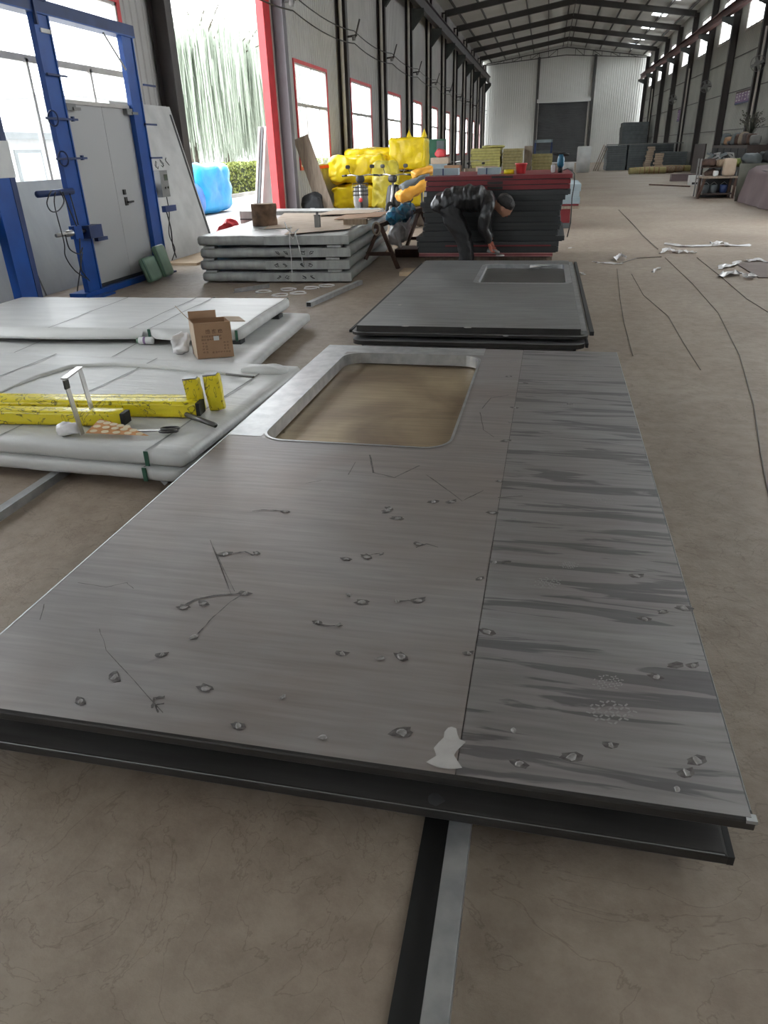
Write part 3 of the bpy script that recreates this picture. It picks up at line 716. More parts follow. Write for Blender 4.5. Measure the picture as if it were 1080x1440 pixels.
# folded edges with a soft nose
def folded_edge(mb, x0, x1, y0, y1, zb, zt, r=0.008):
    prof = [(0, zt), (r*0.7, zt-r*0.3), (r, zt-r), (r, zb+r), (r*0.7, zb+r*0.3), (-0.03, zb)]
    loops = []
    for (o, z) in prof:
        loops.append([(x0-o, y0-o, z), (x1+o, y0-o, z), (x1+o, y1+o, z), (x0-o, y1+o, z)])
    for a, b in zip(loops, loops[1:]):
        for i in range(4):
            j = (i+1) % 4; mb.quad(b[i], b[j], a[j], a[i])
    mb.quad(loops[-1][3], loops[-1][2], loops[-1][1], loops[-1][0])
s = MB(); 
prof = [(0, ZT), (0.006, ZT-0.003), (0.008, ZT-0.008), (0.008, ZB+0.006), (0.004, ZB+0.001), (-0.05, ZB)]
loops = [[(-W-o, -o, z), (W+o, -o, z), (W+o, LEN+o, z), (-W-o, LEN+o, z)] for (o, z) in prof]
for a, b in zip(loops, loops[1:]):
    for i in range(4):
        j = (i+1) % 4; s.quad(b[i], b[j], a[j], a[i])
s.build('folded_edge', M['steel_edge'], top)
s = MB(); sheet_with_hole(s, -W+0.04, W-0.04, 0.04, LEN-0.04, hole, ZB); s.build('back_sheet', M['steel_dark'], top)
s = MB()
for t in range(9):      # bright worn arrises at the corner and along the near side edge
    pass
s.tube([(W+0.003, 0.02, ZT-0.0005), (W+0.003, LEN, ZT-0.0005)], 0.0018, 5); s.tube([(-W-0.002, 0.0, ZT-0.0005), (-W-0.002, LEN, ZT-0.0005)], 0.0028, 5)
s.cbox((W, 0.0, ZT-0.004), (0.022, 0.02, 0.009)); s.build('worn_edge', M['galv'], top)
def blob(mb, r, h, rng, n=9, flat=True):
    prof = []
    pts = [(r*(0.65+0.6*rng.random())*math.cos(2*math.pi*k/n), r*(0.55+0.5*rng.random())*math.sin(2*math.pi*k/n)) for k in range(n)]
    b = len(mb.v); mb.v += [(x, y, 0) for x, y in pts] + [(x*0.6, y*0.6, h) for x, y in pts]
    for k in range(n):
        j = (k+1) % n; mb.f.append((b+k, b+j, b+n+j, b+n+k)); mb.mi.append(0)
    mb.f.append(tuple(b+n+k for k in range(n))); mb.mi.append(0)
    return mb
# weld spots, scorch rings, putty, scratches -- read off the photograph where the sheet lies flat
inv = Matrix.Rotation(0.0100, 3, 'Z')
def onp(x, y, dz=0.0):
    p = PZ(x, y, ZT) - Vector((-0.52, 1.22, 0)); p = inv @ p; p.z = ZT + dz; return p
spots = [(290,527),(203,588),(520,555),(603,650),(715,578),(693,622),(818,680),(1018,668),(866,467),(963,478),(1016,475),(803,388),(856,394),(882,318),(917,337),(1005,334),(1060,332),(876,228),(928,222),(965,215),(1060,190),(1007,125),(985,100),(722,108),(620,315),(515,340),(465,350),(490,425),(410,470),(570,215),(650,213)]
spots = [(x/1.8, 660+y/1.8) for x, y in spots]
spots += [(540+x/2, 760+y/2) for x, y in [(270,108),(238,318),(48,540),(48,328),(528,610),(638,577),(380,630),(365,535),(880,620),(852,655),(823,700),(765,385),(820,352),(870,352),(733,222),(785,202),(845,192),(712,100),(310,62),(345,62),(290,258)]]
spots += [(340+x/1.93, 470+y/1.93) for x, y in [(727,240),(718,290),(700,400),(680,485),(738,503),(420,500),(395,480),(520,455),(570,455),(740,200),(725,115),(770,133),(890,190)]]
rng = random.Random(3)
weld_me = [blob(MB(), 0.009, 0.0025, rng).mesh('weld_spot', M['weld']) for _ in range(4)]
ring_me = [blob(MB(), 0.018, 0.0005, rng, 11).mesh('scorch_mark', M['scorch']) for _ in range(4)]
for i, (x, y) in enumerate(spots):
    p = onp(x, y, 0.0013); sc_ = 0.8 + 0.5*rng.random(); a = rng.random()*6
    dark = rng.random() < 0.85
    if dark: shared('scorch_mark', ring_me[i % 4], top, p, (0, 0, rng.uniform(-0.9, 0.9)), (sc_*1.35, sc_*0.95, 1))
    if rng.random() < 0.9: shared('weld_spot', weld_me[i % 4], top, p + Vector((0, 0, 0.0004)), (0, 0, a*1.7), (sc_*1.25, sc_*1.05, 1))
s = MB(); pts = [(540+x/2, 760+y/2) for x, y in [(118,625),(150,618),(145,600),(140,585),(155,568),(168,555),(170,540),(180,528),(190,525),(203,530),(207,548),(212,560),(230,568),(216,582),(205,592),(198,604),(196,625),(220,641),(200,644),(180,645),(150,640)]]
ps = [onp(x, y, 0.0018) for x, y in pts]; c = sum(ps, Vector())/len(ps); k = len(s.v); s.v += [tuple(c + Vector((0,0,0.001)))] + [tuple(p) for p in ps]
for i in range(len(ps)): s.f.append((0, 1+(i+1) % len(ps), 1+i)); s.mi.append(0)
s.build('putty_smear', M['putty'], top)
scr = [([(255,855),(275,843),(300,838),(325,836),(348,834)], .009), ([(278,892),(300,868),(325,846),(342,836)], .004), ([(310,780),(330,778),(345,776),(355,781),(366,778)], .009), ([(355,719),(372,717),(388,718),(404,719)], .007),
       ([(215,996),(216,982),(232,980)], .008), ([(222,1003),(219,992),(231,990)], .006), ([(440,877),(460,880),(482,880)], .006), ([(555,846),(575,845),(590,846)], .006), ([(585,770),(600,765),(616,770)], .006), ([(508,784),(525,780),(540,778)], .006),
       ([(110,820),(150,826),(178,820),(188,828)], .003), ([(57,872),(62,850)], .004), ([(230,1003),(150,915),(140,885)], .002), ([(295,760),(325,835),(300,770),(330,832)], .002),
       ([(520,640),(525,665),(555,672),(590,655)], .008), ([(600,668),(650,705),(680,690)], .005), ([(678,575),(690,560),(715,556)], .005), ([(675,580),(680,605),(695,615)], .004), ([(490,668),(500,650)], .003),
       ([(700,700),(735,698)], .005), ([(430,680),(452,676)], .004)]
for pts, w in scr:
    s = MB(); q = [onp(x, y, 0.0016) for x, y in pts]
    fine = []
    for i in range(len(q)-1):
        for k in range(4): 
            t = k/4; p = q[i].lerp(q[i+1], t) + Vector((rng.uniform(-1, 1), rng.uniform(-1, 1), 0))*0.0015; fine.append(p)
    fine.append(q[-1])
    s.ribbon(fine, [w*(0.5+0.7*rng.random()) for _ in fine]); s.build('scratch', M['scorch'], top)

# dusty shoe prints on the streaked sheet
for (x, y, a, L) in ((770, 820, 0.5, 0.10), (850, 705, 0.2, 0.11), (855, 960, 0.4, 0.09), (860, 1002, 0.2, 0.13), (800, 795, 0.3, 0.07), (800, 570, 0.0, 0.12), (722, 508, 0.0, 0.10)):
    s = MB(); R_ = Rz(a)
    for u_ in range(-4, 5):
        for v_ in range(-3, 4):
            if (u_/4.2)**2 + (v_/3.2)**2 < 1 and rng.random() < 0.85:
                c = R_ @ Vector((u_*L*0.115, v_*L*0.10, 0)); s.cbox((c.x, c.y, 0), (L*0.085, L*0.035, 0.0008), Rz(a + (0.7 if (u_+v_) % 2 else -0.5)))
    o = s.build('shoe_print', M['dust'], top, loc=onp(x, y, 0.0016)); o['kind'] = 'stuff'

# lower panel, seen through the opening and under the near edge
low = thing('steel_door_panel', 'brown-stained steel door panel lying underneath the top foreground panel', 'door panel', (-0.56, 1.185, 0), -0.0100)
MB().box(-1.045, 1.045, 0.006, 1.6, 0.100, 0.104).build('face_sheet', M['steel_dark'], low)  # front sheet: shade of the gap put into the dark steel colour
MB().box(-1.045, 1.045, 1.6, 3.99, 0.100, 0.104).build('face_sheet', M['steel_brown'], low)['label'] = 'rusty brown sheet below the opening'
s = MB(); prof = [(0, 0.104), (0.006, 0.101), (0.007, 0.096), (0.007, 0.078), (0.003, 0.072), (-0.05, 0.071)]
loops = [[(-1.045-o, 0.006-o, z), (1.045+o, 0.006-o, z), (1.045+o, 3.99+o, z), (-1.045-o, 3.99+o, z)] for (o, z) in prof]
for a, b in zip(loops, loops[1:]):
    for i in range(4):
        j = (i+1) % 4; s.quad(b[i], b[j], a[j], a[i])
s.quad(loops[-1][3], loops[-1][2], loops[-1][1], loops[-1][0])
s.build('folded_edge', M['steel_edge'], low)
s = MB().box(1.052, 1.066, 0.0, 3.9, 0.075, 0.100); s.build('rubber_gasket', M['rubber'], low)
s = MB().tube([(-1.04, 0.001, 0.103), (1.045, 0.001, 0.103)], 0.0012, 5); s.build('worn_edge', M['steel_grey'], low)
s = MB(); blob(s, 0.022, 0.001, random.Random(6)); s.build('grey_smear', M['stain'], low, loc=(0.40, 0.03, 0.1042))
# packing blocks between the two panels
for i, (x, y) in enumerate([(-0.16, 1.35), (-1.45, 1.9), (0.35, 1.45), (-0.16, 3.0), (0.42, 4.2), (-1.5, 5.0), (-0.2, 5.05)]):
    b_ = MB().cbox((0, 0, 0), (0.06, 0.06, 0.0515)).build('packing_block', M['galv'], None, loc=(x, y, 0.104+0.026))
    tag(b_, 'small galvanised packing block between the two foreground steel panels', 'block', 'packing blocks between the foreground panels')
# floor rails of square tube
def tube_rail(name, a, b, w, h, m, label, cat='steel tube', t=0.003):
    a = Vector(a); b = Vector(b); L = (b-a).length; ang = math.atan2((b-a).y, (b-a).x) - math.pi/2
    r = thing(name, label, cat, (a.x, a.y, a.z), ang)
    s = MB(); s.box(-w/2, -w/2+t, 0, L, 0, h); s.box(w/2-t, w/2, 0, L, 0, h); s.box(-w/2+t, w/2-t, 0, L, 0, t); s.box(-w/2+t, w/2-t, 0, L, h-t, h)
    s.build('tube_wall', m, r)
    MB().box(-w/2+t, w/2-t, 0.01, 0.012, t, h-t).build('tube_bore', M['rubber'], r)
    e = MB().tube([(w/2-0.001, 0, h-0.001), (w/2-0.001, L, h-0.001)], 0.0018, 5); e.build('bright_arris', M['galv'], r)
    return r
tube_rail('square_tube', (-0.095, -0.6, 0), (-0.10, 5.25, 0), 0.052, 0.07, M['galv'], 'galvanised square tube on the floor running out under the nearest panel')
tag(MB().box(-0.030, 0.030, 0, 5.6, 0, 0.012).build('dark_strip', M['rubber'], None, loc=(-0.158, -0.5, 0)), 'flat black strip on the floor beside the nearest galvanised tube', 'strip')  # thin dark strip along the side of the tube

# ================================================================ SECOND STACK OF STEEL PANELS
bx, by = -0.52, 5.62
def slab(root, x0, x1, y0, y1, z0, z1, m_face, m_edge, r=0.05):
    pl = rrect(x0, x1, y0, y1, r, 4)
    MB().prism(pl, z1-0.003, z1).build('face_sheet', m_face, root)
    s = MB(); ring_wall(s, pl, z0, z1-0.003); s.f.append(tuple(range(len(s.v), len(s.v)+len(pl)))[::-1]); s.v += [(p[0], p[1], z0) for p in pl]; s.mi.append(0)
    s.build('folded_edge', m_edge, root)
p3 = thing('steel_door_panel', 'dark steel door panel at the bottom of the three-panel stack', 'door panel', (bx, by, 0))
slab(p3, -0.87, 0.84, 0.02, 3.75, 0.061, 0.095, M['steel_grey'], M['rubber'])
p2 = thing('steel_door_panel', 'grey steel door panel in the middle of the three-panel stack', 'door panel', (bx, by, 0))
slab(p2, -0.93, 0.90, -0.05, 3.80, 0.115, 0.15, M['steel_grey'], M['steel_edge'], 0.09)
MB().prism(rrect(-0.93, 0.90, -0.055, 3.8, 0.09, 4), 0.1502, 0.153).build('edge_flange', M['steel_grey'], p2)
MB().box(0.905, 0.925, 0.0, 3.7, 0.118, 0.150).build('rubber_gasket', M['rubber'], p2)
p1 = thing('steel_door_panel', 'grey steel door panel with a window opening, topmost of the stack beside the worker', 'door panel', (bx, by, 0))
MB().prism(rrect(-0.94, 0.92, -0.02, 3.86, 0.08, 5), 0.185, 0.205).build('edge_flange', M['steel_edge'], p1)
s = MB(); rim(s, rrect(-0.915, 0.895, 0.005, 3.835, 0.07, 5), 0.03, 0.2055); s.build('flange_rim', M['steel_grey'], p1)
h2 = rrect(-0.10, 0.80, 2.14, 3.45, 0.06, 4)
s = MB(); sheet_with_hole(s, -0.90, 0.86, 0.04, 3.80, h2, 0.25); s.build('face_sheet', M['steel_grey'], p1)
s = MB(); s.quad((-0.90, 0.04, 0.205), (0.86, 0.04, 0.205), (0.86, 0.04, 0.25), (-0.90, 0.04, 0.25)); s.quad((0.86, 0.04, 0.205), (0.86, 3.8, 0.205), (0.86, 3.8, 0.25), (0.86, 0.04, 0.25))
s.quad((-0.90, 3.8, 0.205), (-0.90, 0.04, 0.205), (-0.90, 0.04, 0.25), (-0.90, 3.8, 0.25)); s.quad((0.86, 3.8, 0.205), (-0.90, 3.8, 0.205), (-0.90, 3.8, 0.25), (0.86, 3.8, 0.25)); s.build('step_edge', M['steel_edge'], p1)
s = MB(); ring_wall(s, h2, 0.2055, 0.252); rim(s, h2, 0.055, 0.2515); s.build('window_lip', M['galv'], p1)
MB().prism(h2, 0.2052, 0.2058).build('opening_floor', M['steel_dark'], p1)
MB().box(0.865, 0.905, 0.06, 3.80, 0.206, 0.235).build('side_rail', M['greenroll'] if False else M['galv'], p1)
s = MB(); s.bar((0.945, 0.05, 0.215), (0.945, 3.84, 0.215), 0.03, 0.03); s.bar((-0.955, 0.05, 0.20), (-0.955, 3.84, 0.20), 0.022, 0.022); s.build('rubber_gasket', M['rubber'], p1)
for (x, y) in ((-0.5, 0.04), (0.0, 0.03), (0.3, -0.04), (-0.7, 0.9)):
    s = MB(); blob(s, 0.03, 0.004, rng); s.build('putty_dab', M['putty'], p1, loc=(x, y, 0.2505 if y > 0.02 else 0.207))
for (x, y) in ((-0.75, 0.3), (0.65, 0.3), (-0.75, 3.4), (0.65, 3.4)):
    for z0, z1 in ((0.095, 0.115), (0.153, 0.185)):
        tag(MB().box(-0.05, 0.05, -0.03, 0.03, z0, z1).build('packing_block', M['slate_gap'], None, loc=(bx+x, by+y, 0)), 'thin dark packing block between panels of the three-panel stack', 'block', 'packing blocks in the three-panel stack')
for x in (-1.1, 0.05):
    tube_rail('square_tube', (x, 5.55, 0), (x, 9.6, 0), 0.05, 0.06, M['galv'], 'galvanised square tube under the %s side of the three-panel stack' % ('left' if x < -0.5 else 'right'))
# crumpled film in the far opening
s = MB(); P0 = PZ(745, 377, 0.215); P1 = PZ(800, 374, 0.215); 
n = 14
for i in range(n):
    for j in range(4):
        t = i/(n-1); w = (j/3-0.5)*0.18
        p = P0.lerp(P1, t) + Vector((0.02*math.sin(7*t), w, 0.004 + 0.035*(0.5+0.5*math.sin(5*t+j*2.1))*(1-abs(w)*3)))
        s.v.append(tuple(p))
for i in range(n-1):
    for j in range(3): s.f.append((i*4+j, (i+1)*4+j, (i+1)*4+j+1, i*4+j+1)); s.mi.append(0)
tag(s.build('plastic_film', M['film'], None, True), 'crumpled pale film lying in the window opening of the far steel panel', 'plastic film')
# ================================================================ WHITE-WRAPPED PANELS, LEFT
def wrapped(name, label, corner, rz, L, D, z0, z1, m, seed, straps=(), group=None, amp=0.006):
    """film-wrapped slab: local x runs left from the near right corner, y runs back"""
    r = thing(name, label, 'wrapped package', (corner[0], corner[1], 0), rz, group)
    b_ = MB().lump((L, D, z1-z0), (-L/2, D/2, (z0+z1)/2), (36, 20, 4), 50, amp, 3.5, seed)
    b_.build('film_wrap', m, r, True)
    for x in straps:
        s = MB(); e = 0.004; w = 0.011
        s.box(x-w, x+w, -e-0.002, 0.0, z0, z1+e*0.5); s.build('strap', M['strap'], r)
        MB().box(x-w, x+w, D, D+e, z0, z1).build('strap', M['strap'], r)
    for x in tuple(straps) + (-L*0.33, -L*0.58):
        q = MB().ribbon([(x+0.006*math.sin(k), D*k/10+0.0, z1+0.0045) for k in range(0, 11)], 0.012); q.build('film_seam', M['seam'], r)
    return r
aA = -0.055
cA = (-1.63, 2.96)
A1 = wrapped('wrapped_package', 'white-wrapped door panel at the bottom of the nearest white stack', (cA[0]-0.02, cA[1]-0.01), aA, 3.4, 1.62, 0.05, 0.120, M['wrap'], 1, (-0.22,))
A2 = wrapped('wrapped_package', 'white-wrapped door panel carrying the yellow-taped tubes and scissors', cA, aA, 3.4, 1.64, 0.130, 0.206, M['wrap'], 2, (-0.22,))
ZA = 0.213
# loose film lip along the back of the upper one and a torn corner fold
def flap(name, parent, pts, hs, m, out=0.02):
    s = MB(); n = len(pts)
    for p, h in zip(pts, hs):
        p = Vector(p); s.v += [tuple(p), tuple(p + Vector((0, -out*0.4, h*0.7))), tuple(p + Vector((0, -out*1.2, h)))]
    for i in range(n-1):
        for j in range(2): s.f.append((3*i+j, 3*i+3+j, 3*i+4+j, 3*i+1+j)); s.mi.append(0)
    return s.build(name, m, parent, True)
invA = Matrix.Rotation(-aA, 3, 'Z')
def onA(x, y, z=ZA): 
    return invA @ (PZ(x, y, z) - Vector((cA[0], cA[1], 0)))
fp = [onA(x, y) for x, y in [(0, 552), (50, 530), (100, 516), (160, 513), (220, 516), (290, 523), (350, 529)]]
MB().tube(fp, [0.006, 0.013, 0.019, 0.021, 0.02, 0.016, 0.006], 8).build('rolled_film_lip', M['wrap'], A2, True)
tag(MB().tube([PZ(318, 526, ZA+0.014), PZ(357, 530, ZA+0.014)], 0.008, 6).build('thin_rod', M['steel_dark'], None), 'thin dark rod on the far corner of the nearest white stack', 'rod')
s = MB(); q = [onA(x, y, z) for x, y, z in [(222, 650, 0.11), (262, 664, 0.10), (252, 668, 0.06), (238, 682, 0.03)]]
s.quad(*q); s.quad(q[0], q[3], q[3] + Vector((-0.03, 0.01, 0.02)), q[0] + Vector((-0.03, 0, -0.01))); s.build('torn_film', M['wrap'], A1)
s = MB(); q = [onA(344, 518, ZA) , onA(394, 515, ZA+0.02), onA(390, 530, ZA-0.03), onA(352, 540, ZA-0.01)]
s.lump((0.32, 0.16, 0.06), tuple((q[0]+q[1])/2 + Vector((0.03, -0.02, -0.01))), (10, 8, 4), 4, 0.02, 9, 4); s.build('film_bunch', M['wrap'], A2, True)

cB = (-2.03, 4.72)
wrapped('wrapped_package', 'white-wrapped door panel under the open cardboard box', cB, 0.05, 3.6, 2.05, 0.05, 0.12, M['wrap'], 3)
B2 = wrapped('wrapped_package', 'white-wrapped door panel on top, behind the open cardboard box', (-2.33, 5.44), 0.03, 2.95, 1.42, 0.155, 0.24, M['wrap'], 4, (-0.04, -0.80))
MB().box(-0.16, -0.02, 0.02, 0.12, 0.122, 0.155).build('corner_block', M['slate_gap'], B2)
MB().box(-0.12, 0.0, 1.0, 1.12, 0.122, 0.155).build('corner_block', M['slate_gap'], B2)
MB().box(-2.5, -2.4, 0.3, 0.42, 0.122, 0.155).build('corner_block', M['slate_gap'], B2)
# the bagging film at the near edge of the top one
s = MB(); n = 20
for i in range(n):
    t = i/(n-1); x = -2.6 + 1.75*t; sag = math.sin(math.pi*t)
    s.v += [(x, -0.004, 0.236), (x, -0.03-0.05*sag, 0.20-0.012*sag), (x, -0.02-0.06*sag, 0.165), (x, 0.0, 0.158)]
for i in range(n-1):
    for j in range(3): s.f.append((4*i+j, 4*i+4+j, 4*i+5+j, 4*i+1+j)); s.mi.append(0)
s.build('loose_film', M['wrap'], B2, True)
s = MB(); n = 12
for i in range(n):
    t = i/(n-1); x = -0.78 + 0.5*t; sag = math.sin(math.pi*t)
    s.v += [(x, -0.004, 0.236), (x, -0.05*sag-0.006, 0.21), (x, -0.06*sag-0.006, 0.168)]
for i in range(n-1):
    for j in range(2): s.f.append((3*i+j, 3*i+3+j, 3*i+4+j, 3*i+1+j)); s.mi.append(0)
s.build('loose_film', M['wrap'], B2, True)
tube_rail('square_tube', (-2.42, 1.6, 0), (-2.42, 4.55, 0), 0.05, 0.043, M['galv'], 'galvanised square tube sticking out under the nearest white stack')
tube_rail('square_tube', (-2.35, 4.85, 0), (-2.35, 6.6, 0), 0.05, 0.043, M['galv'], 'galvanised square tube under the white panel with the cardboard box')
tube_rail('square_tube', (-4.6, 4.85, 0), (-4.6, 6.6, 0), 0.05, 0.043, M['galv'], 'galvanised square tube under the far end of the white panels')
tube_rail('square_tube', (-4.4, 2.9, 0), (-4.4, 4.75, 0), 0.05, 0.043, M['galv'], 'galvanised square tube under the far end of the nearest white stack')
tube_rail('square_tube', (-2.45, 7.65, 0), (-2.22, 9.15, 0), 0.06, 0.05, M['galv'], 'galvanised square tube on the floor in front of the grey wrapped stack')

# yellow taped tubes
def taped_tube(label, a, b, w, h):
    a = Vector(a); b = Vector(b); L = (b-a).length
    r = thing('taped_tube', label, 'tube', a, math.atan2((b-a).y, (b-a).x), 'yellow-taped tubes on the white panel')
    MB().lump((L, w, h), (L/2, 0, h/2), (40, 4, 4), 40, 0.003, 12, int(L*100)).build('tape_wrap', M['tape'], r, True)
    MB().box(L-0.01, L+0.012, -w*0.42, w*0.42, h*0.08, h*0.92).build('tube_end', M['rubber'], r)
    return r
e1 = PZ(268, 562, ZA+0.03); e1.z = ZA; taped_tube('thin yellow-taped tube at the back of the three', (-4.3, e1.y-0.23, ZA), e1, 0.07, 0.05)
e2 = PZ(283, 583, ZA); taped_tube('thick yellow-taped tube in the middle of the three', (-4.3, e2.y-0.22, ZA), e2, 0.10, 0.085)
e3 = PZ(178, 596, ZA); taped_tube('short yellow-taped tube in front, ending behind the steel bracket', (-4.3, e3.y-0.14, ZA), e3, 0.09, 0.075)
for (x0, y0, x1, h, lab, m_) in ((277, 578, 269, 0.19, 'nearer yellow-taped upright bracket at the tube ends', 0), (305, 575, 296, 0.20, 'farther yellow-taped upright bracket at the tube ends', 1)):
    p = PZ(x0, y0, ZA)
    r = thing('taped_bracket', lab, 'bracket', p, 0.2, 'upright yellow brackets')
    MB().lump((0.085, 0.06, h), (0, 0, h/2), (5, 5, 9), 30, 0.005, 14, m_+20, Ry(-0.06)).build('tape_wrap', M['tape'], r, True)
    MB().cbox((-0.012, 0.0, h-0.004), (0.075, 0.05, 0.02), Ry(-0.06)).build('bare_end', M['chrome'], r)
s = MB(); a = PZ(262, 583, ZA+0.02); b = PZ(303, 598, ZA+0.015); s.tube([a, b], 0.014, 10)
r = tag(s.build('round_tube', M['steel_dark'], None, True), 'dark round steel tube poking out from under the yellow-taped tubes', 'tube')
# u-shaped bracket
f1 = PZ(116, 611, ZA); f2 = PZ(134, 592, ZA); t1 = PY(90, 530, f1.y); t2 = PY(112, 519, f2.y); t2.z = t1.z = (t1.z+t2.z)/2
u = thing('steel_bracket', 'bare steel u-shaped bracket standing among the yellow-taped tubes', 'bracket', f1)
MB().bar((0,0,0), t1-f1, 0.032, 0.007, up=(1,0,0)).build('leg', M['chrome'], u)
MB().bar(f2-f1, t2-f1, 0.032, 0.007, up=(1,0,0)).build('leg', M['chrome'], u)
MB().bar(t1-f1 + Vector((0, -0.004, 0)), t2-f1 + Vector((0, 0.004, 0)), 0.034, 0.007).build('crossbar', M['chrome'], u)
MB().cbox(t1-f1 + Vector((0.004, 0, -0.03)), (0.012, 0.034, 0.045)).build('end_plate', M['black'], u)
# clear bag of fittings
s = MB().lump((0.13, 0.08, 0.06), (0, 0, 0.03), (10, 8, 6), 3, 0.018, 18, 5); s.build
tag(s.build('fittings_bag', M['film'], None, True, loc=PZ(98, 610, ZA)), 'small clear plastic bag of fittings beside the steel bracket', 'plastic bag')
# sticker sheet
st = thing('sticker_sheet', 'cream sheet of round orange stickers lying by the scissors', 'sticker sheet', (0, 0, 0))
c4 = [PZ(118, 607, ZA+0.004), PZ(139, 588, ZA+0.05), PZ(172, 598, ZA+0.03), PZ(210, 612, ZA+0.003)]
c4 = [PZ(120, 609, ZA+0.018), PZ(210, 613, ZA+0.014), PZ(178, 599, ZA+0.035), PZ(140, 589, ZA+0.055)]
MB().quad(*c4).build('sheet', M['sticker'], st)
disc = MB()
for i in range(5):
    for j in range(3):
        u_ = (i+0.5)/5; v_ = (j+0.5)/3
        p = (c4[0].lerp(c4[1], u_)).lerp(c4[3].lerp(c4[2], u_), v_)
        ax = (c4[1]-c4[0])*0.06; ay = (c4[3]-c4[0])*0.10; nn = ax.cross(ay).normalized()*0.001
        k = len(disc.v); disc.v += [tuple(p + nn + ax*math.cos(t*math.pi/5) + ay*math.sin(t*math.pi/5)) for t in range(10)]; disc.f.append(tuple(range(k, k+10))); disc.mi.append(0)
o = disc.build('round_stickers', M['cream'], st); o['kind'] = 'stuff'
# scissors
sx = thing('scissors', 'black-handled scissors lying on the near corner of the white panel', 'scissors', PZ(222, 607, ZA+0.008), 0.25)
sx.scale = (1.35, 1.35, 1.35)
MB().bar((-0.075, -0.006, 0.003), (0.01, 0.004, 0.003), 0.010, 0.003).build('blade', M['chrome'], sx)
MB().bar((-0.075, 0.004, 0.006), (0.01, -0.004, 0.006), 0.010, 0.003).build('blade', M['chrome'], sx)
for sg in (-1, 1):
    pts = [(0.01 + 0.035*(1-math.cos(t*math.pi/6)), sg*(0.016 + 0.014*math.sin(t*math.pi/6)), 0.006) for t in range(13)]
    MB().tube(pts, 0.0045, 6, cap=False).build('handle_loop', M['black'], sx, True)
# cardboard box
ZB1 = 0.127
b0 = PZ(279, 505, ZB1); b1 = PZ(329, 501, ZB1); ux = (b1-b0); ux.z = 0; bw = ux.length; ang = math.atan2(ux.y, ux.x)
bx_ = thing('cardboard_box', 'open brown cardboard box with printed text on the white panels', 'box', b0, ang)
bh, tk = 0.265, 0.005
dv = PZ(268, 492, ZB1) - b0; dv = Rz(-ang) @ dv; dv.z = 0; dv = dv.normalized()*0.20
X_ = Vector((bw, 0, 0)); Z_ = Vector((0, 0, bh)); O_ = Vector((0, 0, 0))
def card(name, o, a, b, m):
    nn = a.cross(b).normalized()*tk/2; s_ = MB(); q = [o, o+a, o+a+b, o+b]
    k_ = len(s_.v); s_.v += [tuple(p+nn) for p in q] + [tuple(p-nn) for p in q]
    s_.f += [(0, 1, 2, 3), (7, 6, 5, 4), (0, 4, 5, 1), (1, 5, 6, 2), (2, 6, 7, 3), (3, 7, 4, 0)]; s_.mi += [0]*6
    return s_.build(name, m, bx_)
card('front_side', O_, X_, Z_, M['card']); card('back_side', dv, X_, Z_, M['card']); card('end_side', O_, dv, Z_, M['card_light']); card('end_side', X_, dv, Z_, M['card'])
card('bottom', Vector((0, 0, 0.004)), X_, dv, M['card'])
card('flap', Z_, dv, Vector((-0.085, 0.0, 0.105)), M['card_light']); card('flap', X_+Z_, dv, Vector((0.115, 0.02, -0.012)), M['card_light'])
card('flap', Z_+dv, X_*0.78, Vector((0, 0.03, 0.05)), M['card']); card('flap', Z_+dv*0.02, X_, Vector((0, 0.05, -0.09)), M['card'])
tx = MB(); rg = random.Random(11); nrm = Vector((0, -4.5, 0)); U = (1, 0, 0); V = (0, 0, 1)
for k in range(3): glyph(tx, (bw*(0.30+0.17*k), 0, bh*0.70), U, V, 0.034, rg, nrm)
for k in range(8): glyph(tx, (bw*(0.16+0.072*k), 0, bh*0.59), U, V, 0.018, rg, nrm)
for k in range(8): glyph(tx, (bw*(0.16+0.072*k), 0, bh*0.50), U, V, 0.018, rg, nrm)
for r_ in range(4):
    for k in range(2): glyph(tx, (bw*(0.16+0.085*k), 0, bh*(0.40-0.085*r_)), U, V, 0.017, rg, nrm)
for r_ in range(3):
    for k in range(2): glyph(tx, (bw*(0.76+0.085*k), 0, bh*(0.40-0.085*r_)), U, V, 0.015, rg, nrm)
for k in range(7): glyph(tx, (bw*(0.42+0.075*k), 0, bh*0.13), U, V, 0.017, rg, nrm)
tx.build('printed_text', M['print'], bx_)
MB().box(bw*0.50, bw*0.65, -0.006, -0.0045, bh*0.50, bh*0.62).build('paper_label', M['paper'], bx_)
# white plastic bag and small can beside the box
tag(MB().lump((0.13, 0.12, 0.15), (0, 0, 0.075), (10, 10, 10), 3, 0.028, 14, 8).build('plastic_bag', M['film'], None, True, loc=PZ(257, 497, ZB1)), 'crumpled white plastic bag beside the cardboard box', 'plastic bag')
ca = thing('spray_can', 'small white and purple can lying by the white plastic bag', 'can', PZ(205, 484, ZB1), 0.1)
MB().lathe([(0.028, 0), (0.03, 0.005), (0.03, 0.11), (0.026, 0.12)], 14, (-0.05, 0, 0.031), axis=Ry(math.pi/2)).build('can_body', M['paper'], ca, True)
MB().lathe([(0.0305, 0.04), (0.0305, 0.06)], 14, (-0.05, 0, 0.031), axis=Ry(math.pi/2)).build('purple_band', M['purple'], ca, True)
MB().lathe([(0.02, -0.02), (0.02, 0)], 12, (-0.05, 0, 0.031), axis=Ry(math.pi/2)).build('cap', M['greenroll'], ca, True)

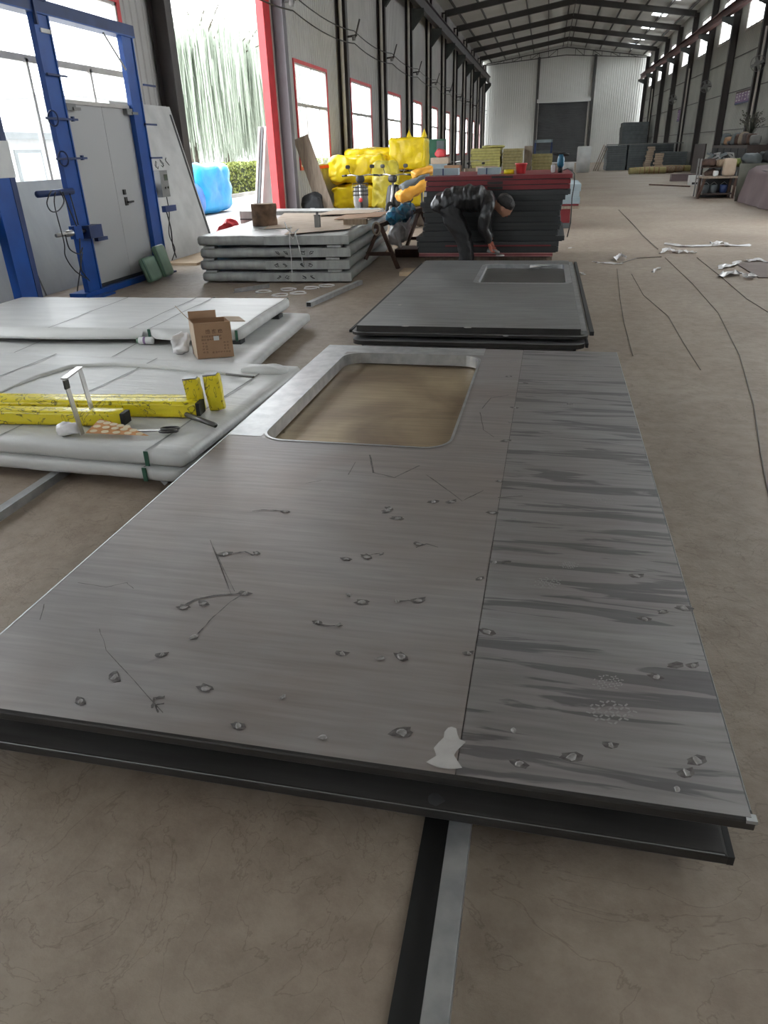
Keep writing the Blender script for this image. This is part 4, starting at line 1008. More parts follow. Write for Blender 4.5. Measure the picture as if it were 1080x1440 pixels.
# ================================================================ BLUE DOOR-TEST FRAME
GX = -5.33
gf = thing('door_test_frame', 'blue steel door-test frame holding a grey double door', 'frame', (GX, 0, 0))
def post(parent, y0, y1, z1, m='blue'):
    s = MB(); s.box(-0.055, 0.0, y0, y1, 0.0, z1); s.box(-0.012, 0.012, y0-0.004, y0+0.02, 0, z1); s.box(-0.012, 0.012, y1-0.02, y1+0.004, 0, z1)
    return s.build('post', M[m], parent)
post(gf, 8.0, 8.28, 2.9); post(gf, 9.77, 10.05, 2.9)
MB().box(-0.17, 0.02, 5.4, 10.10, 2.90, 3.02).build('top_beam', M['bluedark'], gf)
MB().box(-0.17, 0.02, 5.4, 10.10, 2.885, 2.90).build('beam_underside', M['blue'], gf)
MB().box(-0.2, 0.02, 7.9, 10.15, 0.0, 0.07).build('base_beam', M['blue'], gf)
MB().box(-0.2, 0.14, 7.9, 8.35, 0.0, 0.02).build('foot_plate', M['blue'], gf); MB().box(-0.2, 0.10, 9.72, 10.12, 0.0, 0.02).build('foot_plate', M['bluedark'], gf)
MB().box(0.0, 0.012, 8.1, 8.28, 2.72, 2.76).build('paper_label', M['paper'], gf)
s = MB(); s.bar((0.03, 8.02, 2.78), (0.03, 8.02, 3.10), 0.03); s.bar((0.03, 7.95, 3.02), (0.03, 8.25, 3.02), 0.025); s.build('beam_clamp', M['bluedark'], gf)
s = MB(); s.tube([PX(145, 46, GX+0.05) - Vector((GX, 0, 0)), PX(177, 98, GX+0.05) - Vector((GX, 0, 0))], 0.012, 6); s.build('stay_rod', M['galv'], gf)
def hand_clamp(y, z):
    c = MB().bar((0.03, y-0.24, z), (0.03, y+0.34, z), 0.022).bar((0.03, y+0.25, z-0.02), (0.03, y+0.25, z+0.03), 0.03)
    o = c.build('screw_clamp', M['bluedark'], gf)
    pts = [(0.03, y-0.13 + 0.02*math.sin(t*math.pi/8), z + 0.085*math.cos(t*math.pi/8)) for t in range(17)]
    pts = [(0.03 + 0.06*math.sin(t*math.pi/8), y-0.12, z + 0.075*math.cos(t*math.pi/8)) for t in range(17)]
    MB().tube(pts, 0.009, 6, cap=False).build('handwheel', M['bluedark'], o, True)
for px_, py_ in ((84, 167), (98, 223)):
    p = PX(px_, py_, GX+0.03); hand_clamp(p.y, p.z)
p = PX(82, 106, GX+0.03); MB().bar((0.03, p.y-0.2, p.z), (0.03, p.y+0.16, p.z), 0.02).build('stop_pin', M['bluedark'], gf)
p = PX(98, 269, GX); MB().tube([(0.02, p.y-0.62, p.z), (0.02, p.y+0.02, p.z)], 0.035, 10).build('cable_arm', M['bluedark'], gf, True)
armp = p
p = PX(112, 325, GX); cl = MB().tube([(0.03, p.y-0.50, p.z), (0.03, p.y+0.1, p.z)], 0.022, 8).tube([(0.03, p.y-0.32, p.z), (0.03, p.y-0.05, p.z)], 0.035, 8); cl = cl.build('air_cylinder', M['chrome'], gf, True)
MB().box(0.0, 0.07, p.y-0.2, p.y-0.05, p.z-0.07, p.z+0.07).build('cylinder_clamp', M['blue'], cl)
MB().box(-0.02, 0.10, p.y+0.05, p.y+0.32, p.z-0.09, p.z+0.05).build('valve_block', M['bluedark'], gf)
cylp = p
p = PX(138, 336, GX); MB().box(0.0, 0.05, p.y-0.08, p.y+0.14, p.z-0.02, p.z+0.02).build('door_stop', M['bluedark'], gf)
for px_, py_ in ((210, 175), (218, 222), (208, 120)):
    p = PX(px_, py_, GX+0.02); MB().bar((0.02, p.y-0.12, p.z), (0.02, p.y+0.2, p.z), 0.022).build('stop_pin', M['bluedark'], gf)
p = PX(230, 294, GX); MB().box(0.0, 0.06, p.y-0.05, p.y+0.28, p.z-0.04, p.z+0.04).build('side_bracket', M['bluedark'], gf)
# hoses looped over the cable arm
def hose(pts, label, r=0.007, group='black hoses on the blue frame'):
    # smooth through the points
    q = [Vector(p) for p in pts]; out = []
    for i in range(len(q)-1):
        p0 = q[max(i-1, 0)]; p1 = q[i]; p2 = q[i+1]; p3 = q[min(i+2, len(q)-1)]
        for k in range(6):
            t = k/6
            out.append(0.5*((2*p1) + (p2-p0)*t + (2*p0-5*p1+4*p2-p3)*t*t + (3*p1-p0-3*p2+p3)*t**3))
    out.append(q[-1])
    return tag(MB().tube(out, r, 6).build('hose', M['cable'], None, True), label, 'hose', group)
def G(x, y, dx=0.07): return PX(x, y, GX+dx)
hose([G(72, 268), G(66, 285), G(72, 297), G(82, 296), G(90, 283), G(84, 268)], 'black hose coiled in a loop under the blue cable arm')
hose([G(78, 270), G(77, 290), G(90, 340), G(92, 360), G(105, 380), G(122, 392)], 'black hose hanging long and low from the blue cable arm')
hose([G(88, 270), G(100, 300), G(108, 318)], 'short black hose from the arm to the air cylinder')
hose([G(98, 272), G(106, 300), G(110, 316)], 'short black hose close along the blue post')
hose([G(92, 330), G(98, 350), G(112, 357), G(116, 348)], 'black hose sagging below the air cylinder')
hose([G(112, 335), G(114, 375), G(118, 385), G(126, 395)], 'black hose running down to the foot of the blue post')
hose([G(116, 355), G(112, 385), PZ(108, 414, 0.01)], 'thin black hose falling straight to the floor')
hose([PX(234, 275, GX+0.02), PX(238, 300, GX+0.05), PX(238, 330, GX+0.08), PX(246, 350, GX+0.05), PX(242, 366, GX)], 'black hose below the grey control box')
hose([PX(232, 290, GX+0.02), PX(240, 320, GX+0.08), PX(243, 345, GX+0.05), PX(248, 362, GX)], 'second black hose hanging below the grey control box', 0.009)
# double door held in the frame
dd = thing('double_door', 'light grey double door with black handles inside the blue frame', 'door', (GX, 0, 0))
seam_y = 9.13
MB().box(-0.12, -0.06, 8.22, seam_y-0.003, 0.11, 2.08).build('door_leaf', M['door_grey'], dd)
MB().box(-0.12, -0.06, seam_y+0.003, 9.79, 0.11, 2.08).build('door_leaf', M['door_grey'], dd)
MB().box(-0.13, -0.04, 8.27, 9.92, 2.08, 2.12).build('header_rail', M['alu'], dd)
MB().box(-0.13, -0.05, 8.27, 9.79, 0.07, 0.11).build('threshold', M['slate_gap'], dd)
for y in (8.40, 9.72): MB().box(-0.06, 0.0, y-0.09, y+0.09, 2.01, 2.08).bar((0.0, y+0.02, 2.03), (0.0, y+0.16, 2.03), 0.03).build('hinge_arm', M['grime'], dd)
hp = PX(178, 283, GX-0.05)
h = MB().box(-0.06, -0.045, hp.y-0.03, hp.y+0.03, hp.z-0.05, hp.z+0.05).build('handle_plate', M['black'], dd); MB().bar((-0.03, hp.y, hp.z-0.01), (-0.03, hp.y+0.14, hp.z-0.01), 0.022).build('lever', M['black'], h)
hq = PX(175, 270, GX-0.05); MB().box(-0.06, -0.04, hq.y-0.025, hq.y+0.025, hq.z-0.03, hq.z+0.03).build('lock_cylinder', M['black'], dd)
# nearer blue post with the paper wrapped round it
bp_ = thing('blue_post', 'blue steel post with white paper taped round it at the picture edge', 'post', (GX-0.10, 0, 0))
s = MB().box(-0.10, 0.0, 6.93, 7.27, 0, 2.9); s.build('shaft', M['blue'], bp_)
MB().box(0.0, 0.006, 7.19, 7.27, 0, 2.9).build('side_plate', M['bluedark'], bp_)
MB().box(-0.11, 0.008, 6.92, 7.285, 1.36, 1.70).build('paper_wrap', M['paper'], bp_)
MB().box(-0.25, 0.05, 6.75, 7.45, 0.0, 0.03).build('foot_plate', M['bluedark'], bp_)
MB().bar((-0.1, 6.2, 0.05), (-0.1, 6.95, 1.05), 0.10).build('diagonal_brace', M['bluedark'], bp_)
MB().bar((-0.1, 5.2, 0.08), (-0.1, 6.93, 0.08), 0.14).build('base_beam', M['bluedark'], bp_)
# control box
q0 = PX(222, 240, GX+0.02); q1 = PX(240, 276, GX+0.02)
cb = thing('control_box', 'grey control box with a small display beside the blue frame', 'control box', (GX-0.10, q0.y, q1.z))
dy = q1.y-q0.y; dz = q0.z-q1.z
MB().box(0, 0.14, 0, dy*0.85, 0, dz).build('case', M['grime'], cb); MB().box(0.14, 0.143, dy*0.4, dy*0.78, dz*0.62, dz*0.85).build('display', M['screen'], cb)
for k in (0.4, 0.7): MB().lathe([(0.014, 0), (0.014, 0.012)], 10, (0.14, dy*k, dz*0.35), axis=Ry(math.pi/2)).build('knob', M['black'], cb, True)
MB().box(-0.07, 0.0, -0.28, dy*0.5, dz*0.3, dz*0.6).build('mounting_arm', M['bluedark'], cb)
# zinc sheets leaning under the window
def leaning(name, label, cat, y0, y1, xb, xt, h, t, m, extra=None):
    r = thing(name, label, cat, (xb, y0, 0)); a = math.atan2(xb-xt, h)
    MB().box(-t, 0, 0, y1-y0, 0, math.hypot(h, xb-xt)).xf(Ry(-a), (0, 0, t*math.sin(a))).build('panel_body', m, r)
    return r, a
leaning('zinc_sheet', 'brushed zinc sheet leaning under the window behind the blue frame', 'metal sheet', 8.15, 11.4, -6.02, -6.34, 1.28, 0.02, M['sheet_wall'])
leaning('zinc_sheet', 'brushed zinc sheet leaning under the window behind the nearer blue post', 'metal sheet', 7.2, 8.12, -6.02, -6.34, 1.27, 0.02, M['sheet_wall'])
# tall scuffed panel leaning on the column
lp, la = leaning('door_blank', 'tall scuffed white door blank leaning behind the control box', 'door blank', 10.85, 12.75, -5.75, -6.27, 2.25, 0.05, M['panel_white'])
s = MB().box(0.001, 0.006, 1.80, 1.86, 0.1, 2.2).xf(Ry(-la), (0, 0, 0)); s.build('edge_groove', M['slate_gap'], lp)
for k in range(4):
    sb = MB()
    y = 0.55 + 0.2*k; z = 1.42 + 0.02*k
    pts = [(0.004, y + 0.05*math.sin(j*1.9+k), z + 0.06*math.cos(j*1.3+k*2)) for j in range(6)]
    sb.tube(pts, 0.006, 4)
    sb.xf(Ry(-la), (0, 0, 0)); sb.build('marker_scribble', M['ink'], lp)
pl = tag(MB().box(0, 0.75, 0, 1.9, 0, 0.035).build('plywood_sheet', M['ply'], None, loc=(-5.95, 10.75, 0.0)), 'pale plywood sheet on the floor under the leaning door blank', 'plywood')
pl.location.z = 0.0
# green mats
def mat_roll(label, p, ry, rz, w, h, t):
    r = thing('foam_mat', label, 'mat', p, rz, 'sage green mats')
    MB().lump((t, w, h), (0, 0, h/2), (4, 8, 10), 8, 0.006, 5, int(w*100), ).xf(Ry(ry), (0, 0, 0.0)).build('folded_mat', M['greenroll'], r, True)
    MB().box(t*0.45, t*0.52, -w/2*0.98, -w/2*0.75, 0.02, h*0.96).xf(Ry(ry), (0, 0, 0)).build('fold_edge', M['strap'], r)
mat_roll('wide sage green folded mat leaning against the grey double door', (-5.08, 9.20, 0.02), -0.30, 0.12, 0.46, 0.32, 0.07)
mat_roll('tall sage green folded mat next to the blue post', (-5.10, 9.62, 0.02), -0.25, 0.10, 0.36, 0.42, 0.06)
tag(MB().lump((0.45, 0.6, 0.42), (0, 0, 0.2), (12, 12, 10), 2.2, 0.09, 6, 3).build('woven_bag', M['redbag'], None, True, loc=(-5.75, 13.45, 0.0)), 'red woven bag on the floor at the foot of the dark column', 'bag')
# ================================================================ GREY WRAPPED STACK AND WHAT LIES ON IT
cG = (-2.36, 9.22)
for k in range(4):
    z0 = 0.02 + 0.148*k; z1 = z0 + 0.112
    where = ['bottom grey film-wrapped panel of the four-high stack', 'second grey film-wrapped panel from the bottom of the four-high stack', 'third grey film-wrapped panel from the bottom of the four-high stack', 'top grey film-wrapped panel of the stack, under the log'][k]
    r = thing('wrapped_package', where, 'wrapped package', (cG[0]-0.02*(k % 2), cG[1]+0.01*k, 0), 0.05)
    MB().lump((2.02, 3.4, z1-z0), (-1.01, 1.7, (z0+z1)/2), (26, 28, 4), 40, 0.007, 4, 30+k).build('film_wrap', M['wrap_grey'], r, True)
    xs = (-1.25, -1.1, -0.85, -1.1)[k]
    MB().box(xs, 0.006, -0.008, 0.05, z0+0.004, z1-0.004).build('overlapping_film', M['wrap_grey'], r)
    for (x0, x1) in ((-1.95, -1.8), (-0.3, -0.12)):
        for y in (0.02, 1.6, 3.1):
            if k < 3: MB().box(x0, x1, y, y+0.12, z1+0.003, z1+0.030).build('spacer', M['wrap_grey'], r)
    if k < 3:
        rg = random.Random(50+k)
        for j in range(4):
            x = -0.95 + 0.11*j + (0.12 if j > 1 else 0); z = (z0+z1)/2
            pts = [(x + 0.03*math.sin(i*1.7+j), -0.013, z + 0.022*math.cos(i*1.3+2*j+k)) for i in range(6)]
            MB().tube(pts, 0.004, 4).build('marker_scribble', M['ink'], r)
ZG = 0.02 + 0.148*3 + 0.112 + 0.006
# white twine tied round the stack
tw = thing('twine', 'white twine tied round the grey wrapped stack', 'twine', (0, 0, 0))
def Gp(x, y, off=0.0): return PY(x, y, 9.19 - off)
for pts in ([(409, 318), (407, 335), (410, 365), (411, 396)], [(415, 325), (420, 345), (427, 372)], [(400, 312), (404, 322), (412, 328), (420, 322)], [(406, 328), (412, 336), (417, 325)]):
    MB().tube([Gp(x, y, 0.012) for x, y in pts], 0.006, 5).build('strand', M['paper'], tw, True)
# flattened cardboard on top
def board(label, pts, z, m, t=0.006, name='cardboard_sheet'):
    q = [PZ(x, y, z) for x, y in pts]; s = MB()
    s.prism([(p.x, p.y) for p in q], z, z+t)
    return tag(s.build(name, m), label, 'cardboard')
board('large flattened cardboard sheet on top of the grey wrapped stack', [(372, 322), (497, 318), (540, 301), (400, 300)], ZG, M['card_light'])
board('torn cardboard sheet near the front corner of the grey stack', [(400, 330), (492, 322), (496, 317), (420, 315)], ZG+0.010, M['card_light'])
board('cardboard strip hanging towards the sawhorse', [(470, 309), (535, 305), (545, 298), (490, 300)], ZG+0.02, M['card'])
board('pale cardboard piece at the back of the grey stack', [(440, 303), (520, 300), (540, 295), (470, 296)], ZG+0.03, M['card_light'])
p = PZ(498, 318, ZG+0.012); tag(MB().box(-0.16, 0.16, -0.06, 0.06, 0, 0.07).build('wooden_block', M['wood'], None, loc=(p.x, p.y+0.1, ZG+0.027)), 'short wooden block between cardboard sheets on the grey stack', 'block')
p = PZ(447, 319, ZG+0.02); c = MB().box(-0.035, 0.035, -0.035, 0.035, 0, 0.16).lathe([(0.02, 0), (0.02, 0.04)], 10, (0, 0, 0.16)); tag(c.build('glue_bottle', M['grime'], None, loc=(p.x, p.y, ZG+0.016)), 'small grey bottle standing on the cardboard', 'bottle')
# log stump (standing, round)
p = PZ(369, 318, ZG); lg = thing('log_stump', 'brown log stump standing on the grey wrapped stack', 'log', (p.x, p.y+0.10, ZG))
s = MB(); n = 22; rows = 9
for i in range(rows):
    for k in range(n):
        t = 2*math.pi*k/n; rr = 0.165*(1 + 0.07*noise.noise(Vector((math.cos(t)*2, math.sin(t)*2, i*0.35))) + 0.03*math.sin(5*t))
        s.v.append((rr*math.cos(t)*1.1, rr*math.sin(t)*0.9, 0.29*i/(rows-1)))
for i in range(rows-1):
    for k in range(n): s.f.append((i*n+k, i*n+(k+1) % n, (i+1)*n+(k+1) % n, (i+1)*n+k)); s.mi.append(0)
s.build('bark', M['bark'], lg, True)
MB().prism([(x*0.98, y*0.98) for (x, y, z) in s.v[-n:]], 0.283, 0.293).build('cut_face', M['wood'], lg)
# long grey profiles behind
for k, (pts, z, lab) in enumerate((([(366, 300), (512, 300), (505, 291), (366, 288)], 0.10, 'lower bundle of long grey profiles behind the log stump'), ([(372, 293), (508, 296), (498, 285), (372, 282)], 0.34, 'upper bundle of long grey profiles behind the log stump'))):
    r = thing('profile_bundle', lab, 'metal profile', (-5.7, 13.9, 0.0), -0.10)
    for j in range(4):
        MB().box(0, 2.7, 0.16*j, 0.16*j+0.14, 0.06+0.27*k, 0.06+0.27*k+0.22).build('profile', M['wrap_grey'] if k else M['galv'], r)
    for x in (0.3, 2.2): MB().box(x, x+0.1, 0, 0.62, 0.06+0.27*k-0.06 if k == 0 else 0.28, 0.06 if k == 0 else 0.33).build('bearer', M['plank'], r)
    MB().box(0.0, 2.7, -0.012, 0.0, 0.13+0.27*k, 0.15+0.27*k).build('groove_line', M['slate_gap'], r)
# floor litter in front of the grey stack
rg = random.Random(9)
for k, (x, y) in enumerate(((405, 407), (437, 405), (370, 410), (420, 412), (395, 415), (460, 402))):
    p = PZ(x, y, 0.004); c = [(p.x + 0.09*math.cos(t)*(1+0.2*math.sin(3*t+k)), p.y + 0.09*math.sin(t), 0.006) for t in [i*0.5 for i in range(13)]]
    tag(MB().tube(c, 0.009, 5).build('tape_ring', M['film'], None, True), ['torn tape loop in the middle of the litter before the grey stack', 'torn tape loop at the right of the litter before the grey stack', 'leftmost torn tape loop before the grey stack', 'torn tape loop nearest the white panels, right of middle', 'torn tape loop nearest the white panels, left of middle', 'torn tape loop beside the galvanised tube before the grey stack'][k], 'tape', 'torn tape loops before the grey stack')
p = PZ(330, 412, 0); r = thing('angle_offcut', 'grey steel angle offcut on the floor before the grey stack', 'offcut', p, 0.9)
MB().box(0, 0.5, 0, 0.05, 0, 0.006).build('flange', M['galv'], r); MB().box(0, 0.5, 0, 0.006, 0.006, 0.05).build('flange', M['galv'], r)

# ================================================================ SAWHORSE
sh = thing('sawhorse', 'brown steel sawhorse draped with blue and green wrapping', 'sawhorse', (-2.05, 10.6, 0), 0)
ta = Vector((-0.22, -0.2, 0.57)); tb = Vector((0.12, 1.9, 0.66))
MB().bar(ta, tb, 0.07, 0.06).build('top_rail', M['rust'], sh)
for (t, sx_, lab) in ((0.08, -1, 0), (0.08, 1, 0), (0.92, -1, 0), (0.92, 1, 0)):
    c = ta.lerp(tb, t); f = Vector((c.x + sx_*0.27, c.y + (-0.12 if t < 0.5 else 0.12), 0.0))
    MB().bar(f, c, 0.045, 0.045).build('leg', M['rust'], sh)
for t in (0.08, 0.92):
    c = ta.lerp(tb, t); y = c.y + (-0.09 if t < 0.5 else 0.09); MB().bar((c.x-0.2, y, 0.2), (c.x+0.2, y, 0.2), 0.03, 0.05).build('cross_brace', M['rust'], sh)
w_ = MB().lump((0.22, 1.7, 0.20), (-0.05, 0.85, 0.65), (12, 24, 10), 3, 0.06, 7, 6); w_.build('blue_green_wrap', mat('teal_crumpled_film', (0.02, 0.20, 0.30), (0.02, 0.10, 0.22), 0.3, 0, 7, 0.5, 14), sh, True)
MB().lump((0.16, 1.1, 0.34), (-0.05, 0.75, 0.44), (10, 18, 10), 4, 0.06, 7, 9).build('clear_drape', M['film'], sh, True)
c = ta.lerp(tb, 0.02); pts = [(c.x + 0.05*math.cos(t), c.y-0.05, c.z-0.03 + 0.08*math.sin(t)) for t in [i*math.pi/8 for i in range(17)]]
MB().tube(pts, 0.014, 6, cap=False).build('tape_roll', M['plank'], sh, True)
tag(MB().box(-0.4, 0.3, -0.25, 0.25, 0, 0.12).build('timber_block', M['rust'], None, loc=(-1.85, 11.9, 0)), 'dark timber block on the floor under the sawhorse', 'block')
p = PZ(578, 371, 0); tag(MB().box(-0.12, 0.12, -0.2, 0.2, 0, 0.05).build('wood_offcut', M['ply'], None, loc=(-1.72, 10.0, 0)), 'pale wood offcut on the floor by the door panel stack', 'wood')

# ================================================================ STACK OF FINISHED DOOR LEAVES
SX0, SX1, SY = -1.62, 0.31, 10.42
layers = []   # (thickness, material, dx0, dx1, label)
z = 0.16
spec = [('pinkfoam', .055, -.05, -.05, 'door leaf with a pale pink edge at the very bottom of the tall stack'),
        ('darkdoor', .075, -.07, .02, 'charcoal door leaf second from the bottom of the tall stack'),
        ('darkdoor', .07, -.08, .02, 'charcoal door leaf with a dark red lower edge, low in the tall stack'),
        ('darkdoor', .068, -.09, .09, 'charcoal door leaf sticking out to the right low in the tall stack'),
        ('darkdoor', .07, .0, .0, 'charcoal door leaf at knee height of the stooping worker'),
        ('darkdoor', .052, .0, .02, 'thin charcoal door leaf below mid height of the tall stack'),
        ('darkdoor', .05, .02, .03, 'thin charcoal door leaf near mid height of the tall stack'),
        ('darkdoor', .07, .03, .02, 'charcoal door leaf at mid height of the tall stack'),
        ('darkdoor', .066, .01, .01, 'charcoal door leaf just above mid height of the tall stack'),
        ('darkdoor', .064, .0, .02, 'charcoal door leaf level with the worker\'s head'),
        ('darkdoor', .062, -.03, .03, 'charcoal door leaf behind the worker\'s shoulders'),
        ('darkdoor', .066, .01, .06, 'charcoal door leaf third below the red ones'),
        ('darkdoor', .066, .02, .12, 'grey charcoal door leaf directly below the red ones'),
        ('reddoor', .062, .04, .11, 'lowest of the three dark red door leaves on top of the stack'),
        ('reddoor', .062, .05, .11, 'middle one of the three dark red door leaves on top of the stack'),
        ('reddoor', .060, .03, .13, 'topmost dark red door leaf carrying boxes and the power tool')]
for i, (mk, t, d0, d1, lab) in enumerate(spec):
    r = thing('door_leaf', lab, 'door leaf', (0, SY + (0.02 if i % 2 else 0.0), 0), 0, 'door leaves of the tall stack')
    x0, x1 = SX0+d0, SX1+d1-0.1
    s = MB(); g = 0.010
    s.prism(rrect(x0, x1, 0, 2.05, 0.012, 2), z+g, z+t); s.build('leaf_body', M[mk], r)
    if i == 0: MB().box(x0, x1, -0.004, 0, z+t-0.03, z+t-0.015).build('red_edge_strip', M['reddoor'], r)
    if i == 2: MB().box(x0+0.4, x1-0.1, -0.004, 0, z+g, z+g+0.018).build('red_edge_strip', M['reddoor'], r)
    MB().box(x0+0.03, x1-0.03, 0.012, 2.03, z, z+g).build('foam_spacer', M['slate_gap'], r)
    if i in (13, 14): MB().box(-0.75, -0.55, -0.006, 0, z+t-0.045, z+t-0.01).build('black_label', M['black'], r)
    if i == 15: MB().box(-0.70, -0.42, -0.006, 0, z+t-0.035, z+t-0.008).build('black_label', M['black'], r)
    if i == 12: MB().box(x0, x0+0.04, -0.006, 0.02, z+g, z+t).build('paper_tab', M['paper'], r)
    z += t
ZS = z
print('stack top', ZS)
for y in (10.7, 12.2):
    r = thing('bearer', 'timber bearer under the %s side of the tall door stack' % ('near' if y < 11 else 'far'), 'timber', (0, y, 0)); MB().box(SX0, SX1-0.15, -0.05, 0.05, 0, 0.16).build('beam', M['plank'], r)
# things on top of the stack
def topbox(label, x0, x1, h, m, y=10.95):
    r = thing('parts_box', label, 'box', (x0, y, ZS)); MB().box(0, x1-x0, 0, 0.22, 0, h).build('carton', m, r); MB().box((x1-x0)*0.38, (x1-x0)*0.43, -0.003, 0.0, 0.0, h).build('dark_tape', M['bluedark'], r); return r
topbox('pale blue-grey box at the left end of the door stack', -1.55, -1.20, 0.085, M['bluegrey'])
topbox('pale blue-grey box in the middle of the door stack', -0.93, -0.62, 0.08, M['bluegrey'])
tp = thing('tape_roll', 'bright yellow tape roll on the door stack', 'tape roll', (-0.50, 10.98, ZS))
MB().lathe([(0.03, 0), (0.07, 0), (0.07, 0.055), (0.03, 0.055), (0.03, 0)], 18).build('yellow_tape', M['yellowtape'], tp, True)
MB().lathe([(0.045, 0.056), (0.055, 0.06)], 12, (-0.09, 0, -0.05)).build('second_coil', M['yellowtape'], tp, True)
bk = thing('bucket', 'small red plastic tub on the door stack', 'tub', (-0.34, 10.98, ZS))
MB().lathe([(0.06, 0), (0.075, 0.12), (0.08, 0.125), (0.07, 0.12), (0.056, 0.01), (0.0, 0.008)], 18).build('tub_body', M['redplastic'], bk, True)
MB().lathe([(0.08, 0.11), (0.084, 0.115), (0.084, 0.127), (0.078, 0.13)], 18).build('rim', M['redplastic'], bk, True)
gr = thing('angle_grinder', 'teal power tool with black head standing on the red door leaves', 'power tool', (0.185, 11.0, ZS))
MB().lathe([(0.03, 0), (0.034, 0.03), (0.03, 0.06)], 12).build('black_base', M['black'], gr, True)
MB().lathe([(0.03, 0.06), (0.045, 0.09), (0.048, 0.16), (0.036, 0.2), (0.036, 0.22)], 14).build('motor_body', M['tealtool'], gr, True)
MB().tube([(-0.12, 0, 0.235), (-0.05, 0, 0.225), (0.04, 0, 0.222), (0.10, 0, 0.215)], [0.012, 0.02, 0.026, 0.016], 10).build('cross_handle', M['black'], gr, True)
tag(MB().tube([(0.23, 11.0, ZS+0.03), (0.28, 10.9, ZS+0.05), (0.34, 10.7, ZS+0.012), (0.36, 10.40, ZS+0.0), (0.365, 10.36, ZS-0.12), (0.35, 10.36, 0.9), (0.36, 10.36, 0.6), (0.33, 10.36, 0.42)], 0.007, 6).build('power_cord', M['cable'], None, True), 'dark power cord hanging down the right side of the door stack', 'cord')
w_ = tag(MB().lump((0.06, 0.06, 0.10), (0, 0, 0.05), (6, 6, 6), 5, 0.004, 9, 2).build('white_bottle', M['paper'], None, True, loc=(0.09, 11.0, ZS)), 'tiny white bottle beside the teal power tool', 'bottle')
# pallet of grey and red leaves standing behind the stack
bz = 0.0; sp2 = [('wrap_grey', .30, 'dark wooden pallet load of grey leaves'),]
for i, (mk, t, lab) in enumerate([('slate', .10, 'grey door leaf at the foot of the pile behind the tall stack'), ('reddoor', .26, 'red wrapped leaf low in the pile behind the tall stack'), ('plank', .06, 'brown board in the pile behind the tall stack'), ('reddoor', .035, 'thin red leaf in the pile behind the tall stack'), ('bluegrey', .12, 'pale grey leaf at mid height of the pile behind the tall stack'), ('bluegrey', .11, 'pale grey leaf second from the top of the pile behind the tall stack'), ('bluegrey', .13, 'pale grey leaf at the top of the pile behind the tall stack')]):
    w1 = 0.70 if i != 1 and i != 0 else 0.55
    r = tag(MB().box(-1.2, w1 - 0.02*(i % 2), 0, 2.0, bz+0.004, bz+t).build('door_leaf', M[mk], None, loc=(0, 16.0, 0)), lab, 'door leaf', 'door leaves behind the tall stack'); bz += t
print('pile2', bz)

# ================================================================ WORKER
def skin_mesh(name, verts, edges, radii, root=0, sub=2):
    me = bpy.data.meshes.new(name); bm = bmesh.new(); lay = bm.verts.layers.skin.verify()
    vs = []
    for i, (v, r_) in enumerate(zip(verts, radii)):
        b_ = bm.verts.new(v); b_[lay].radius = r_ if isinstance(r_, tuple) else (r_, r_); b_[lay].use_root = (i == root); vs.append(b_)
    for a, b_ in edges: bm.edges.new((vs[a], vs[b_]))
    bm.to_mesh(me); bm.free()
    o = bpy.data.objects.new(name, me); COL.objects.link(o)
    o.modifiers.new('skin', 'SKIN').use_smooth_shade = True
    m_ = o.modifiers.new('sub', 'SUBSURF'); m_.levels = m_.render_levels = sub
    dg = bpy.context.evaluated_depsgraph_get(); ev = o.evaluated_get(dg)
    out = bpy.data.meshes.new_from_object(ev)
    bpy.data.objects.remove(o)
    out.polygons.foreach_set('use_smooth', [True]*len(out.polygons)); out.update()
    return out
def link(name, me, m, parent):
    me.materials.clear(); me.materials.append(m)
    o = bpy.data.objects.new(name, me); COL.objects.link(o); o.parent = parent; return o
pw = thing('person', 'worker in a shiny black jacket stooping over the steel panels with a tool', 'person', (-1.0, 10.02, 0))
# local: x forward, y left, z up; every garment and the body is grown as one continuous skin
def grown(name, mb, m, parent, voxel=0.014, wrinkle=None, it=6):
    me = mb.mesh(name, m); o = bpy.data.objects.new(name, me); COL.objects.link(o)
    q = o.modifiers.new('r', 'REMESH'); q.mode = 'VOXEL'; q.voxel_size = voxel
    q = o.modifiers.new('s', 'SMOOTH'); q.iterations = it; q.factor = 0.5
    dg = bpy.context.evaluated_depsgraph_get(); out = bpy.data.meshes.new_from_object(o.evaluated_get(dg))
    bpy.data.objects.remove(o)
    out.polygons.foreach_set('use_smooth', [True]*len(out.polygons)); out.update()
    if wrinkle:
        for v in out.vertices: v.co = v.co + v.normal*wrinkle(v.co)
        out.update()
    return link(name, out, m, parent)
def ell(mb, pts, rs, wy, n=14):
    """tube whose section is widened across y"""
    k = len(mb.v); mb.tube(pts, rs, n)
    for i in range(k, len(mb.v)):
        x, y, z_ = mb.v[i]; mb.v[i] = (x, y*wy, z_)
ARM = {-1: [(0.31, -0.17, 0.86), (0.27, -0.23, 0.70), (0.26, -0.22, 0.58), (0.33, -0.13, 0.42)], 1: [(0.31, 0.17, 0.86), (0.27, 0.23, 0.70), (0.27, 0.21, 0.58), (0.345, 0.10, 0.42)]}
LEG = lambda g: [(-0.20, g*0.09, 0.84), (-0.13, g*0.11, 0.66), (-0.01, g*0.12, 0.47), (0.03, g*0.125, 0.28), (0.045, g*0.13, 0.08)]
b_ = MB(); ell(b_, [(-0.24, 0, 0.80), (-0.16, 0, 0.88), (0.0, 0, 0.91), (0.16, 0, 0.90), (0.31, 0, 0.86)], [.10, .125, .125, .13, .10], 1.25)
b_.tube([(0.30, 0, 0.87), (0.38, 0, 0.85), (0.45, 0, 0.835)], [.06, .055, .06], 12)
